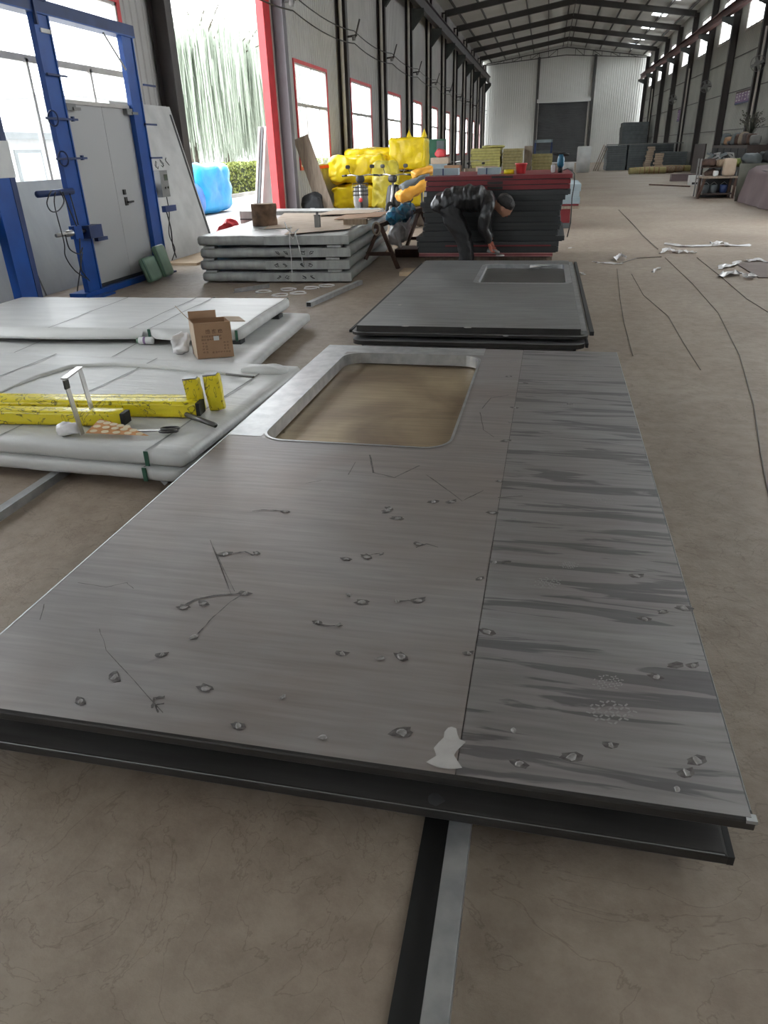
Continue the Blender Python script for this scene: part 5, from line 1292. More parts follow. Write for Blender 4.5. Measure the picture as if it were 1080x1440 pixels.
b_.lump((0.235, 0.165, 0.205), (0, 0, 0), (12, 10, 10), 2.3, 0.002, 8, 4, None)
hv = 12*10*2 + 12*10*2 + 10*10*2 + 2
k0 = len(b_.v) - hv
for i in range(k0, len(b_.v)):
    q = Ry(0.75) @ Vector(b_.v[i]) + Vector((0.50, 0, 0.825)); b_.v[i] = tuple(q)
for g in (-1, 1):
    b_.tube(LEG(g), [.09, .085, .06, .055, .045], 12); b_.tube(ARM[g], [.055, .045, .042, .03], 10)
    b_.tube([(0.045, g*0.13, 0.06), (0.14, g*0.14, 0.04)], [.04, .03], 8)
    b_.lump((0.035, 0.03, 0.06), (0.475, g*0.088, 0.80), (4, 4, 6), 2.2, 0, 1, 1)      # ears
b_.lump((0.05, 0.032, 0.035), (0.565, 0, 0.735), (4, 4, 4), 2.2, 0, 1, 1)              # nose
b_.lump((0.06, 0.07, 0.05), (0.50, 0, 0.725), (5, 5, 5), 2.2, 0, 1, 1)                 # jaw
grown('body', b_, M['skin'], pw, 0.011, None, 2)
j = MB(); ell(j, [(-0.34, 0, 0.77), (-0.28, 0, 0.85), (-0.16, 0, 0.905), (0.0, 0, 0.935), (0.16, 0, 0.925), (0.30, 0, 0.88), (0.37, 0, 0.86)], [.13, .165, .165, .16, .16, .13, .085], 1.2, 18)
for g in (-1, 1): j.tube([(0.29, g*0.10, 0.88)] + ARM[g], [.10, .088, .075, .068, .05], 12)
grown('jacket', j, M['jacket'], pw, 0.013, lambda p: 0.011*math.sin(p.x*42 + 3.5*noise.noise(p*5)) + 0.012*noise.noise(p*12), 4)
t = MB(); ell(t, [(-0.30, 0, 0.76), (-0.24, 0, 0.82), (-0.12, 0, 0.86)], [.12, .155, .15], 1.2, 16)
for g in (-1, 1): t.tube(LEG(g), [.125, .12, .098, .088, .090], 12)
grown('trousers', t, M['trouser'], pw, 0.013, lambda p: 0.008*noise.noise(p*13) + 0.005*math.sin(p.z*50 + p.x*25), 4)
hr = MB().lump((0.245, 0.19, 0.19), (-0.012, 0, 0.03), (16, 14, 12), 2.3, 0.008, 22, 5)
hr.xf(Ry(0.75), (0.51, 0, 0.845)); hr.build('hair', M['hair'], pw, True)
for g in (-1, 1):
    MB().lump((0.022, 0.012, 0.012), (0.583, g*0.032, 0.775), (4, 4, 4), 2.2, 0, 1, 1).build('eye', M['ink'], pw, True)
MB().lump((0.012, 0.045, 0.012), (0.545, 0, 0.708), (4, 4, 4), 2.2, 0, 1, 1).build('mouth', M['redbag'], pw, True)
# gloved hands with separate fingers closed on the tool
def hand(c, d, side):
    c = Vector(c); d = Vector(d).normalized(); sd = Vector((0, 1, 0)); up = d.cross(sd).normalized()
    v = [c, c + d*0.045, c + d*0.085]; e = [(0, 1), (1, 2)]; r_ = [(.028, .02), (.036, .022), (.036, .02)]
    for k in range(4):
        o = sd*((k-1.5)*0.019); ln = (0.036, 0.041, 0.039, 0.031)[k]; n = len(v)
        v += [c + d*0.092 + o, c + d*(0.092+ln) + o + up*0.012, c + d*(0.092+ln*1.1) + o + up*(0.012+ln*0.8)]; r_ += [.010, .009, .008]; e += [(2, n), (n, n+1), (n+1, n+2)]
    n = len(v); v += [c + d*0.05 + sd*side*0.036, c + d*0.085 + sd*side*0.05 + up*0.02, c + d*0.105 + sd*side*0.035 + up*0.035]; r_ += [.012, .010, .009]; e += [(1, n), (n, n+1), (n+1, n+2)]
    return skin_mesh('glove', v, e, r_, 0, 1)
link('glove', hand((0.335, -0.12, 0.405), (0.3, 0.1, -1.0), 1), M['glove'], pw)
link('glove', hand((0.35, 0.095, 0.405), (0.35, -0.1, -1.0), -1), M['glove'], pw)
for sgn in (-1, 1):
    MB().lump((0.27, 0.10, 0.09), (0.11, sgn*0.135, 0.045), (12, 8, 6), 3, 0.003, 9, 3).build('shoe', M['shoe'], pw, True)
at = thing('hand_grinder', 'grey hand grinder held by the stooping worker', 'power tool', (-0.63, 10.0, 0.285), 0.0)
MB().tube([(-0.06, 0, 0.02), (0.04, 0, -0.005), (0.10, 0, -0.02)], [0.026, 0.03, 0.022], 10).build('motor_body', M['grime'], at, True)
MB().lathe([(0.0, -0.012), (0.055, -0.01), (0.055, 0.0), (0.02, 0.012)], 16, (0.11, 0, -0.045)).build('grinding_disc', M['chrome'], at, True)
# ================================================================ YELLOW BUNDLES, SCOOTERS, PLANK
def bundle(label, c, size, seed, rz=0.0, m='yellowwrap', amp=0.055, power=7, freq=3.2):
    r = thing('wrapped_bundle', label, 'bundle', c, rz, 'yellow bundles by the windows')
    MB().lump(size, (0, 0, size[2]/2), (26, 26, 20), power, amp, freq, seed).build('yellow_film', M[m], r, True)
    return r
b1 = bundle('upper box-shaped yellow wrapped bundle at the right of the yellow group', (-4.05, 23.6, 1.0), (1.08, 1.25, 0.84), 1, 0.05, amp=0.03, power=14)
for x, y in ((-0.05, 0.3), (0.48, -0.4)): MB().lathe([(0.10, 0.84), (0.05, 0.95), (0.0, 1.06)], 7, (x, y, 0)).build('film_peak', M['yellowwrap'], b1)
bundle('lower box-shaped yellow wrapped bundle at the right of the yellow group', (-3.98, 23.5, 0.0), (1.20, 1.4, 0.94), 2, 0.05, amp=0.035, power=14)
bundle('long yellow wrapped bundle on top, under the first window', (-5.28, 24.2, 1.02), (1.7, 1.3, 0.58), 3, 0.0)
bundle('front yellow wrapped bundle, sagging over the lower one', (-5.42, 22.75, 0.70), (1.6, 1.25, 0.70), 4, 0.1, amp=0.08)
bundle('bottom yellow wrapped bundle at the foot of the plank', (-5.36, 22.8, 0.0), (1.6, 1.25, 0.64), 5, 0.0, amp=0.07)
bundle('dull yellow film bundle standing behind the first scooter', (-4.45, 22.0, 0.0), (0.75, 0.7, 1.25), 6, 0.2, 'yellowwrap2', 0.10, 5, 3)
# plank leaning by the grey column
pk = thing('wooden_plank', 'weathered wooden plank leaning beside the grey column', 'plank', (-6.0, 20.2, 0))
MB().bar((0.40, -0.40, 0.02), (-0.18, -0.55, 1.88), 0.40, 0.05, up=(0, -1, 0)).build('board', M['plank'], pk)
s = MB().lump((0.5, 0.6, 0.55), (0, 0, 0.27), (10, 10, 10), 3, 0.08, 5, 7)
tag(s.build('scrap_heap', M['slate_gap'], None, True, loc=(-5.95, 19.6, 0)), 'heap of dark scrap behind the grey column', 'scrap')
tag(MB().lump((0.28, 0.25, 0.22), (0, 0, 0.11), (8, 8, 8), 3, 0.04, 8, 3).build('plastic_bag', M['film'], None, True, loc=(-5.85, 19.15, 0.0)), 'white plastic bag lying at the foot of the grey column', 'plastic bag')
def scooter(label, loc, rz, body_m, basket):
    r = thing('scooter', label, 'scooter', loc, rz)
    for x in (-0.55, 0.62):
        w = MB(); pts = [(x + 0.2*math.cos(t), 0, 0.24 + 0.2*math.sin(t)) for t in [i*math.pi/10 for i in range(21)]]
        w.tube(pts, 0.045, 8, cap=False); o = w.build('tyre', M['rubber'], r, True)
        h = MB().lathe([(0.05, -0.05), (0.05, 0.05)], 10, (x, 0, 0.24), axis=Rx(math.pi/2)); h.tube([(x-0.16, 0, 0.24), (x+0.16, 0, 0.24)], 0.012, 5).tube([(x, 0, 0.08), (x, 0, 0.40)], 0.012, 5); h.build('hub', M['chrome'], o)
    MB().lump((0.62, 0.24, 0.28), (-0.42, 0, 0.52), (8, 6, 6), 4, 0.012, 6, 2).build('rear_body', M[body_m], r, True)
    MB().lump((0.62, 0.26, 0.12), (-0.36, 0, 0.71), (8, 6, 4), 4, 0.008, 6, 3).build('saddle', M['black'], r, True)
    MB().box(-0.15, 0.30, -0.13, 0.13, 0.26, 0.33).build('foot_board', M[body_m], r)
    MB().lump((0.14, 0.34, 0.55), (0.36, 0, 0.55), (5, 8, 8), 4, 0.01, 6, 4, Ry(-0.25)).build('leg_shield', M[body_m], r, True)
    MB().tube([(0.60, 0, 0.26), (0.45, 0, 0.62), (0.34, 0, 0.98)], 0.03, 8).build('fork', M['chrome'], r, True)
    MB().tube([(0.22, -0.33, 1.02), (0.33, -0.18, 1.03), (0.36, 0, 1.0), (0.33, 0.18, 1.03), (0.22, 0.33, 1.02)], 0.016, 7).build('handlebar', M['chrome'], r, True)
    for g in (-1, 1):
        MB().tube([(0.20, g*0.42, 1.01), (0.24, g*0.30, 1.02)], 0.022, 7).build('grip', M['black'], r, True)
        mi = MB().tube([(0.30, g*0.22, 1.03), (0.30, g*0.27, 1.18)], 0.007, 5).build('mirror_stalk', M['black'], r)
        MB().lump((0.02, 0.11, 0.08), (0.30, g*0.28, 1.20), (3, 6, 5), 3, 0, 1, 1).build('mirror', M['black'], mi, True)
    MB().lump((0.14, 0.20, 0.16), (0.40, 0, 0.94), (6, 6, 6), 3, 0.005, 6, 5).build('headlamp_cowl', M['black'], r, True)
    if basket:
        bm_ = MB()
        for z_ in (0.62, 0.70, 0.78, 0.86): bm_.tube([(0.5, -0.17, z_), (0.76, -0.17, z_), (0.76, 0.17, z_), (0.5, 0.17, z_), (0.5, -0.17, z_)], 0.006, 4)
        for k in range(7):
            y = -0.17 + 0.34*k/6; bm_.tube([(0.76, y, 0.60), (0.76, y, 0.87)], 0.005, 4)
        o = bm_.build('wire_basket', M['black'], r); o['kind'] = 'stuff'
        MB().lathe([(0.03, 0), (0.05, 0.03)], 10, (0.74, 0, 0.52), axis=Ry(math.pi/2)).build('reflector', M['redplastic'], r, True)
    return r
scooter('dark scooter with a wire front basket before the yellow bundles', (-4.28, 18.05, 0), -1.35, 'grime', True)
scooter('black scooter seen from the front between the yellow bundles and the sawhorse', (-3.33, 17.9, 0), -1.75, 'black', False)
om = thing('ride_on_machine', 'orange and yellow machine cover behind the sawhorse', 'machine', (-2.80, 16.6, 0), 0.3)
MB().lump((0.70, 0.75, 0.24), (0, 0, 0.74), (14, 14, 8), 5, 0.05, 5, 3, Ry(-0.45)).build('lower_cover', M['orange'], om, True)
MB().lump((0.66, 0.62, 0.16), (0.06, 0, 0.90), (12, 12, 8), 5, 0.04, 6, 5, Ry(-0.40)).build('dark_cushion', M['slate'], om, True)
MB().lump((0.46, 0.5, 0.16), (0.22, 0, 1.08), (12, 12, 8), 5, 0.04, 6, 8, Ry(-0.2)).build('upper_cover', M['orange'], om, True)
for x in (-0.2, 0.25):
    for y in (-0.25, 0.25): MB().tube([(x, y, 0), (x, y, 0.75)], 0.025, 6).build('leg', M['grime'], om, True)
for x, y, m_ in ((-0.1, -0.1, 'slate'), (0.2, 0.1, 'plank')): MB().lump((0.3, 0.3, 0.35), (x, y, 0.18), (6, 6, 6), 4, 0.03, 6, 2).build('lower_box', M[m_], om, True)

# ================================================================ FAR END
def slab_pile(label, name, cat, group, x0, x1, y0, d, n, t, m, z0=0.0, gap=0.012, skew=0.0, jit=0.02):
    """a pile of boards: each board is a part"""
    r = thing(name, label, cat, (x0, y0, z0), 0, group); rg = random.Random(int(x0*100)+n)
    for k in range(n):
        j = rg.uniform(-jit, jit)
        MB().box(j + skew*k, x1-x0+j*0.6 + skew*k, rg.uniform(0, 0.03), d, k*t+gap, (k+1)*t).build('slab', M[m], r)
        MB().box(0.04 + skew*k, x1-x0-0.04 + skew*k, 0.05, d-0.02, k*t, k*t+gap).build('gap_layer', M['slate_gap'], r)
    return r
slab_pile('bright yellow pile of rock wool slabs at the left of the three', 'rock_wool_pile', 'insulation', 'rock wool piles', -3.75, -2.30, 40.0, 2.0, 12, 0.125, 'rockwool', jit=0.03)
slab_pile('dull yellow pile of rock wool slabs in the middle of the three', 'rock_wool_pile', 'insulation', 'rock wool piles', -2.18, -1.22, 40.2, 2.0, 11, 0.132, 'rockwool_dull', jit=0.02)
slab_pile('low yellow pile of rock wool slabs at the right of the three', 'rock_wool_pile', 'insulation', 'rock wool piles', -0.75, 0.28, 42.0, 1.6, 8, 0.145, 'rockwool_dull', jit=0.03)
tag(MB().lump((1.1, 1.6, 0.12), (0, 0, 0.06), (10, 10, 4), 5, 0.03, 4, 2).build('rock_wool_slab', M['rockwool'], None, True, loc=(-2.7, 41.0, 1.50)), 'loose slab on top of the bright yellow rock wool pile', 'insulation')
tag(MB().box(0, 0.38, 0, 1.4, 0, 1.55).build('grey_crate', M['plank'], None, loc=(-1.18, 42.0, 0)), 'tall grey-brown crate beside the middle rock wool pile', 'crate')
c = thing('hoist_machine', 'blue-grey hoist machine standing before the roller shutter', 'machine', (-0.75, 46.0, 0))
for x in (0, 0.9): MB().box(x, x+0.1, 0, 0.1, 0, 1.85).build('upright', M['bluedark'], c)
MB().box(0, 1.0, 0, 0.1, 1.7, 1.85).build('crosspiece', M['bluegrey'], c); MB().box(0.1, 0.9, 0.0, 0.5, 0.3, 1.3).build('housing', M['slate'], c)
g_ = thing('tall_cabinet', 'dark green tall cabinet against the window wall', 'cabinet', (-5.9, 40.0, 0))
MB().box(0, 0.82, 0, 0.7, 0, 1.98).build('case', M['greencab'], g_); MB().box(0.02, 0.40, -0.02, 0, 0.05, 1.9).build('door', M['greencab'], g_); MB().box(0.42, 0.80, -0.02, 0, 0.05, 1.9).build('door', M['slate'], g_)
# jumble along the window wall beyond the yellow bundles
rg = random.Random(21)
jum = [('bicycle', 'chrome', -3.9, 33.0, 1.0), ('bicycle', 'black', -3.2, 33.6, 1.0), ('bicycle', 'grime', -2.6, 33.2, 1.0)]
for k, (nm, m_, x, y, h) in enumerate(jum):
    r = thing('bicycle', ['silver bicycle nearest the green cabinet', 'black bicycle in the middle of the parked three', 'grey bicycle nearest the rock wool piles'][k], 'bicycle', (x, y, 0), 1.2 + 0.25*k, 'parked bicycles far behind the door stack')
    for xx in (-0.5, 0.5):
        pts = [(xx + 0.32*math.cos(t), 0, 0.34 + 0.32*math.sin(t)) for t in [i*math.pi/9 for i in range(19)]]
        MB().tube(pts, 0.02, 5, cap=False).build('wheel', M['rubber'], r, True)
    MB().tube([(-0.5, 0, 0.34), (-0.15, 0, 0.85), (0.35, 0, 0.85), (0.5, 0, 0.34)], 0.018, 6).tube([(-0.15, 0, 0.85), (0.0, 0, 0.34), (0.35, 0, 0.8)], 0.018, 6).build('frame', M[m_], r)
    MB().tube([(0.3, -0.28, 1.05), (0.36, 0, 1.02), (0.3, 0.28, 1.05)], 0.014, 6).build('handlebar', M['chrome'], r); MB().lump((0.25, 0.14, 0.08), (-0.18, 0, 0.95), (5, 5, 4), 3, 0, 1, 1).build('saddle', M['black'], r, True)
tag(MB().lump((0.5, 0.4, 0.35), (0, 0, 0.17), (8, 8, 6), 3, 0.04, 6, 2).build('red_bundle', M['redplastic'], None, True, loc=(-4.75, 36.0, 1.18)), 'pinkish red bundle on boxes beyond the green cabinet', 'bundle')
tag(MB().box(-0.4, 0.4, -0.4, 0.4, 0, 1.18).build('carton_stack', M['card_light'], None, loc=(-4.75, 36.0, 0)), 'tall pale carton under the pinkish red bundle', 'carton')
for k, (x, y, h, m_, lab) in enumerate(((-3.55, 30.5, 0.95, 'card', 'brown carton beyond the sawhorse, near the bicycles'), (-2.9, 31.5, 0.8, 'plank', 'wooden crate beyond the sawhorse, near the bicycles'), (-4.2, 31.0, 1.0, 'bluegrey', 'pale blue carton beside the green cabinet'), (-2.2, 30.0, 0.9, 'card_light', 'pale carton in front of the rock wool piles'))):
    r = thing('carton', lab, 'carton', (x, y, 0), 0.2*k); MB().box(-0.3, 0.3, -0.3, 0.3, 0, h).build('body', M[m_], r); MB().box(-0.31, 0.31, -0.04, 0.04, h, h+0.004).build('tape', M['card'], r)
# foam roll
fr = thing('foam_roll', 'tall white roll of foam film standing on the floor far off', 'roll', (2.2, 50.5, 0))
MB().lathe([(0.41, 0), (0.41, 1.40), (0.36, 1.45), (0.10, 1.45)], 24).build('roll', M['foamroll'], fr, True); MB().lathe([(0.10, 1.3), (0.10, 1.46), (0.07, 1.46)], 12).build('core', M['card_light'], fr, True)
r = thing('foam_roll', 'short white roll of foam film behind the tall one', 'roll', (1.35, 53.0, 0)); MB().lathe([(0.4, 0), (0.4, 0.5), (0.3, 0.53)], 20).build('roll', M['foamroll'], r, True)
# slate stacks along the far right
slab_pile('grey panel stack nearest the leaning boards', 'panel_stack', 'panel stack', 'far grey panel stacks', 3.75, 4.95, 53.0, 2.5, 11, 0.13, 'slate', jit=0.03)
slab_pile('grey panel stack second from the leaning boards', 'panel_stack', 'panel stack', 'far grey panel stacks', 5.05, 6.35, 53.0, 2.5, 11, 0.132, 'slate', jit=0.02)
slab_pile('grey panel stack in the middle behind the brown spacers', 'panel_stack', 'panel stack', 'far grey panel stacks', 6.45, 8.0, 54.5, 2.5, 11, 0.132, 'slate', jit=0.03)
slab_pile('low grey panel stack nearest the dark board', 'panel_stack', 'panel stack', 'far grey panel stacks', 6.9, 8.2, 50.3, 2.0, 8, 0.125, 'slate', jit=0.03)
slab_pile('brown column of wooden spacers between the grey stacks', 'spacer_stack', 'wood spacers', 'wooden spacer columns', 5.95, 6.35, 52.0, 0.4, 11, 0.12, 'card_light', jit=0.06, skew=0.02)
slab_pile('shorter brown column of wooden spacers before the low stack', 'spacer_stack', 'wood spacers', 'wooden spacer columns', 6.3, 6.75, 49.6, 0.4, 8, 0.12, 'card_light', jit=0.06)
slab_pile('tall dark stack against the back right corner', 'panel_stack', 'panel stack', 'far grey panel stacks', 6.0, 8.05, 70.0, 2.5, 10, 0.31, 'slate', jit=0.03)
r = thing('leaning_boards', 'wooden boards leaning against the grey panel stack', 'boards', (3.35, 53.2, 0)); 
for k in range(3): MB().bar((-0.35+0.13*k, -0.05*k, 0), (0.18+0.1*k, 0.1, 1.5-0.08*k), 0.10, 0.03).build('board', M['plank'], r)
tag(MB().box(0, 4.6, 0, 0.6, 0, 0.05).build('cover_sheet', M['grime'], None, loc=(3.7, 52.96, 1.46)), 'pale sheet lying along the tops of the far grey stacks', 'sheet')
for k in range(4):
    r = thing('foam_tube', ['ochre foam tube at the front of the floor bundle', 'ochre ribbed foam tube second in the floor bundle', 'tan foam tube third in the floor bundle', 'yellow-green foam tube at the back of the floor bundle'][k], 'foam tube', (4.45 + 0.55*k, 45.0 + 0.8*k, 0.0), -0.05)
    MB().tube([(0, 0, 0.18), (0.9, 0.3, 0.2), (1.9, 0.4, 0.17)], 0.17, 10).build('tube', M['rockwool_dull'] if k in (0, 3) else M['wood'], r, True)
    for j in range(6): MB().lathe([(0.176, -0.02), (0.176, 0.02)], 10, (0.3+0.25*j, 0.1+0.04*j, 0.19), axis=Ry(math.pi/2)).build('band', M['card'], r, True)
# dark boards, beam and white block on the right
tag(MB().box(-0.03, 0.03, 0, 2.6, 0, 1.42).build('dark_board', M['darkbrown'], None, loc=(6.85, 37.6, 0.0)), 'large dark brown board standing upright before the grey stacks', 'board')
db = thing('dark_cabinet', 'dark brown low cabinet row along the right wall', 'cabinet', (6.95, 30.5, 0)); MB().box(0, 0.9, 0, 6.2, 0, 1.35).build('case', M['darkbrown'], db)
for k in range(5): MB().box(-0.02, 0, 0.1+1.2*k, 1.2+1.2*k, 0.1, 1.25).build('door', M['slate_gap'], db)
rg = random.Random(5)
for k in range(9):
    m_ = ['grime', 'rust', 'darkbrown', 'plank', 'rust', 'slate', 'black', 'card', 'slate'][k]
    y = 31.0 + 0.62*k; h = 0.15 + 0.3*rg.random()
    r = tag(MB().lump((0.35, 0.4, h), (0, 0, h/2), (6, 6, 6), 4, 0.03, 5, k).build('cabinet_clutter', M[m_], None, True, loc=(7.3, y, 1.352)),
            ['grey bin', 'rusty tin', 'dark brown case', 'wooden box', 'rusty red sack', 'slate-coloured carton', 'black case', 'brown carton', 'blue-grey case'][k] + ' on the dark cabinet row by the right wall', 'clutter', 'clutter on the dark cabinets')
tag(MB().box(0, 1.0, 0, 0.4, 0, 0.28).build('mauve_beam', M['mauve'], None, loc=(5.35, 36.0, 0)), 'short mauve painted beam lying on the floor far right', 'beam')
bl = thing('white_block', 'white block on the floor before the workbench', 'block', (5.5, 32.4, 0)); MB().box(0, 0.45, 0, 0.4, 0, 0.34).build('block', M['paper'], bl); MB().box(0.1, 0.3, -0.004, 0, 0.02, 0.10).build('dark_hole', M['ink'], bl)
tag(MB().box(0, 0.7, 0, 0.3, 0, 0.22).build('grey_block', M['grime'], None, loc=(6.0, 32.8, 0)), 'grey block next to the white block on the floor', 'block')
tag(MB().tube([(4.1, 33.0, 0.02), (5.3, 31.0, 0.02)], 0.03, 6).build('floor_pipe', M['rust'], None), 'thin brown pipe on the floor before the white block', 'pipe')
# workbench
wb_ = thing('workbench', 'small wooden workbench with a pale top by the mauve tarpaulin', 'workbench', (4.50, 24.3, 0))
MB().box(0, 0.95, 0, 0.75, 0.54, 0.585).build('top', M['plank'], wb_)
for x in (0.02, 0.87):
    for y in (0.02, 0.67): MB().bar((x - (0.10 if x < 0.1 and y < 0.1 else 0), y, 0), (x+0.03, y+0.03, 0.54), 0.06).build('leg', M['rust'], wb_)
MB().box(0.05, 0.9, 0.1, 0.7, 0.10, 0.14).build('lower_shelf', M['darkbrown'], wb_); MB().box(0.1, 0.95, 0.70, 0.74, 0.0, 0.54).build('back_board', M['slate_gap'], wb_)
for k, (x, m_, lab) in enumerate(((4.60, 'slate', 'grey bucket at the left under the workbench'), (4.82, 'slate', 'grey bucket in the middle under the workbench'), (5.10, 'bluedark', 'dark blue tub under the workbench'))):
    r = thing('bucket', lab, 'bucket', (x+0.04, 24.55, 0.14)); MB().lathe([(0.08, 0), (0.10, 0.22), (0.11, 0.22), (0.09, 0.0)], 14).build('pail', M[m_], r, True); MB().tube([(-0.1, 0, 0.22), (0, 0, 0.30), (0.1, 0, 0.22)], 0.006, 5).build('bail', M['chrome'], r, True)
tag(MB().lump((0.33, 0.30, 0.46), (0, 0, 0.23), (8, 8, 8), 6, 0.02, 5, 4).build('beige_sack', M['card_light'], None, True, loc=(5.22, 24.6, 0.587)), 'beige sack standing on the workbench', 'sack')
r = thing('shelf_rack', 'rusty wire rack with orange rags behind the workbench', 'rack', (4.52, 25.15, 0))
for x in (0, 1.15):
    for y in (0, 0.4): MB().tube([(x, y, 0), (x, y, 1.05)], 0.022, 6).build('post', M['grime'], r)
for z_ in (0.5, 0.8): MB().box(0, 1.15, 0, 0.4, z_, z_+0.02).build('shelf', M['rust'], r)
for k, (x, z_, m_, lab) in enumerate(((0.25, 0.82, 'rust', 'rusty brown rag pile on the wire rack'), (0.65, 0.82, 'wood', 'tan rag pile on the wire rack'), (0.95, 0.82, 'leaf', 'olive rag pile on the wire rack'), (0.4, 0.52, 'rust', 'brown rag pile on the lower shelf of the wire rack'))):
    tag(MB().lump((0.42, 0.36, 0.22), (0, 0, 0.11), (8, 8, 6), 3, 0.05, 7, k+4).build('rag_pile', M[m_], None, True, loc=(4.52+x, 25.35, z_)), lab, 'rags')
tag(MB().lump((0.14, 0.14, 0.15), (0, 0, 0.075), (6, 6, 6), 4, 0.01, 7, 2).build('white_cup', M['paper'], None, True, loc=(4.86, 24.55, 0.587)), 'white cup on the workbench by the beige sack', 'cup')
for k in range(4):
    pts = [(4.75+0.2*k+0.12*math.sin(t*1.7), 25.3, 1.04 + 0.10*math.cos(t+k)+0.05) for t in range(7)]
    tag(MB().tube(pts, 0.03, 6).build('white_hose', M['grime'] if k % 2 else M['slate'], None, True), ['grey hose end draped at the left of the wire rack', 'white hose draped over the left part of the wire rack', 'grey hose draped over the right part of the wire rack', 'white hose draped at the right end of the wire rack'][k], 'hose', 'hoses on the wire rack')
# tarpaulin-covered machine
tp_ = thing('covered_machine', 'long machine under a mauve tarpaulin on the right', 'covered machine', (5.35, 17.2, 0))
s = MB(); ny, nx = 26, 12
def tarp_pt(i, j):
    y = 5.6*i/(ny-1); t = j/(nx-1)
    # over the edge: drape down the aisle side then across the top
    L = 0.95
    if t < 0.5:
        u = t/0.5; z_ = L*u; x = -0.16*(1-u) + 0.03*math.sin(y*5.5)*(1-u)
    else:
        u = (t-0.5)/0.5; z_ = L + 0.10*math.sin(u*2.5); x = 1.7*u
    z_ *= (0.92 + 0.08*math.sin(y*1.1))
    return (x + 0.03*noise.noise(Vector((y*2, z_*3, 1))), y, max(0.01, z_ + 0.03*noise.noise(Vector((x*2, y*2, 4)))))
for i in range(ny):
    for j in range(nx): s.v.append(tarp_pt(i, j))
for i in range(ny-1):
    for j in range(nx-1): s.f.append((i*nx+j, i*nx+j+1, (i+1)*nx+j+1, (i+1)*nx+j)); s.mi.append(0)
s.build('tarpaulin', M['mauve'], tp_, True)
s = MB(); n = 16
for i in range(n):
    t = i/(n-1)
    for j in range(7):
        u = j/6; s.v.append((-0.25 + 1.5*t, 5.65 + 0.07*math.sin(t*26)*(1.2-u) - 0.10*(1-u), 0.02 + 0.93*u))
for i in range(n-1):
    for j in range(6): s.f.append((i*7+j, (i+1)*7+j, (i+1)*7+j+1, i*7+j+1)); s.mi.append(0)
s.build('cloth_drape', M['drab'], tp_, True)
MB().box(0.1, 1.7, 0.3, 5.3, 0.0, 0.80).build('machine_bed', M['slate_gap'], tp_)
for (x, y, sz, m_, lab) in ((6.0, 22.0, (0.40, 0.4, 0.30), 'bluedark', 'dark blue box on the mauve tarpaulin'), (5.75, 22.3, (0.16, 0.16, 0.14), 'paper', 'white cup on the near end of the mauve tarpaulin'), (6.1, 20.5, (0.18, 0.18, 0.12), 'paper', 'white pot farther along the mauve tarpaulin'), (6.6, 21.0, (0.8, 1.2, 0.16), 'slate', 'blue-grey case lying on the mauve tarpaulin'), (6.35, 23.4, (0.5, 0.4, 0.62), 'rust', 'rust orange bundle of rods by the right wall'), (6.75, 22.9, (0.3, 0.3, 0.5), 'wood', 'brown crate end by the rust orange bundle')):
    tag(MB().lump(sz, (0, 0, sz[2]/2), (7, 7, 7), 6, 0.015, 6, int(x*10)).build('machine_clutter', M[m_], None, True, loc=(x, y, 1.0)), lab, 'clutter')
for k in range(5):
    r = tag(MB().lump((0.5, 0.35, 0.30), (0, 0, 0.15), (8, 8, 6), 3, 0.06, 6, 40+k).build('metal_scrap', M[['slate', 'slate_gap', 'drab', 'slate', 'rust'][k]], None, True, loc=(5.85+0.53*k, 24.9+0.38*k, 0.85+0.06*(k % 3))), ['grey tangle of scrap at the workbench end of the tarpaulin', 'slate scrap lump behind the drab cloth', 'drab scrap lump behind the drab cloth', 'pale grey scrap lump nearest the wall', 'rusty scrap lump behind the blue box'][k], 'scrap', 'scrap behind the cloth drape')
    MB().box(-0.25, 0.25, -0.15, 0.15, -0.85-0.06*(k % 3), 0.02).build('stand', M['slate_gap'], r)
# dry plant by the column
pt = thing('dry_plant', 'tangle of dry grey-green stems at the foot of the wall column', 'plant', (7.6, 33.3, 1.352))
pt.scale = (0.6, 0.6, 0.55)
MB().lathe([(0.18, 0), (0.24, 0.4), (0.20, 0.4), (0.18, 0.35)], 14).build('pot', M['rust'], pt, True)
s = MB(); rg = random.Random(2)
for k in range(70):
    a = rg.random()*6.28; e = 0.3 + 0.6*rg.random(); h = 1.2 + 1.0*rg.random()
    q0 = Vector((0, 0, 0.35)); q1 = Vector((e*0.5*math.cos(a), e*0.5*math.sin(a), 0.35+h*0.6)); q2 = Vector((e*math.cos(a), e*math.sin(a), h))
    s.tube([q0, q1, q2], [0.012, 0.009, 0.004], 4)
    for j in range(4):
        c = q1.lerp(q2, rg.random()); s.cbox(c, (0.09, 0.05, 0.01), Euler((rg.random()*3, rg.random()*3, 0)).to_matrix())
o = s.build('stems', M['drab'], pt); o['kind'] = 'stuff'
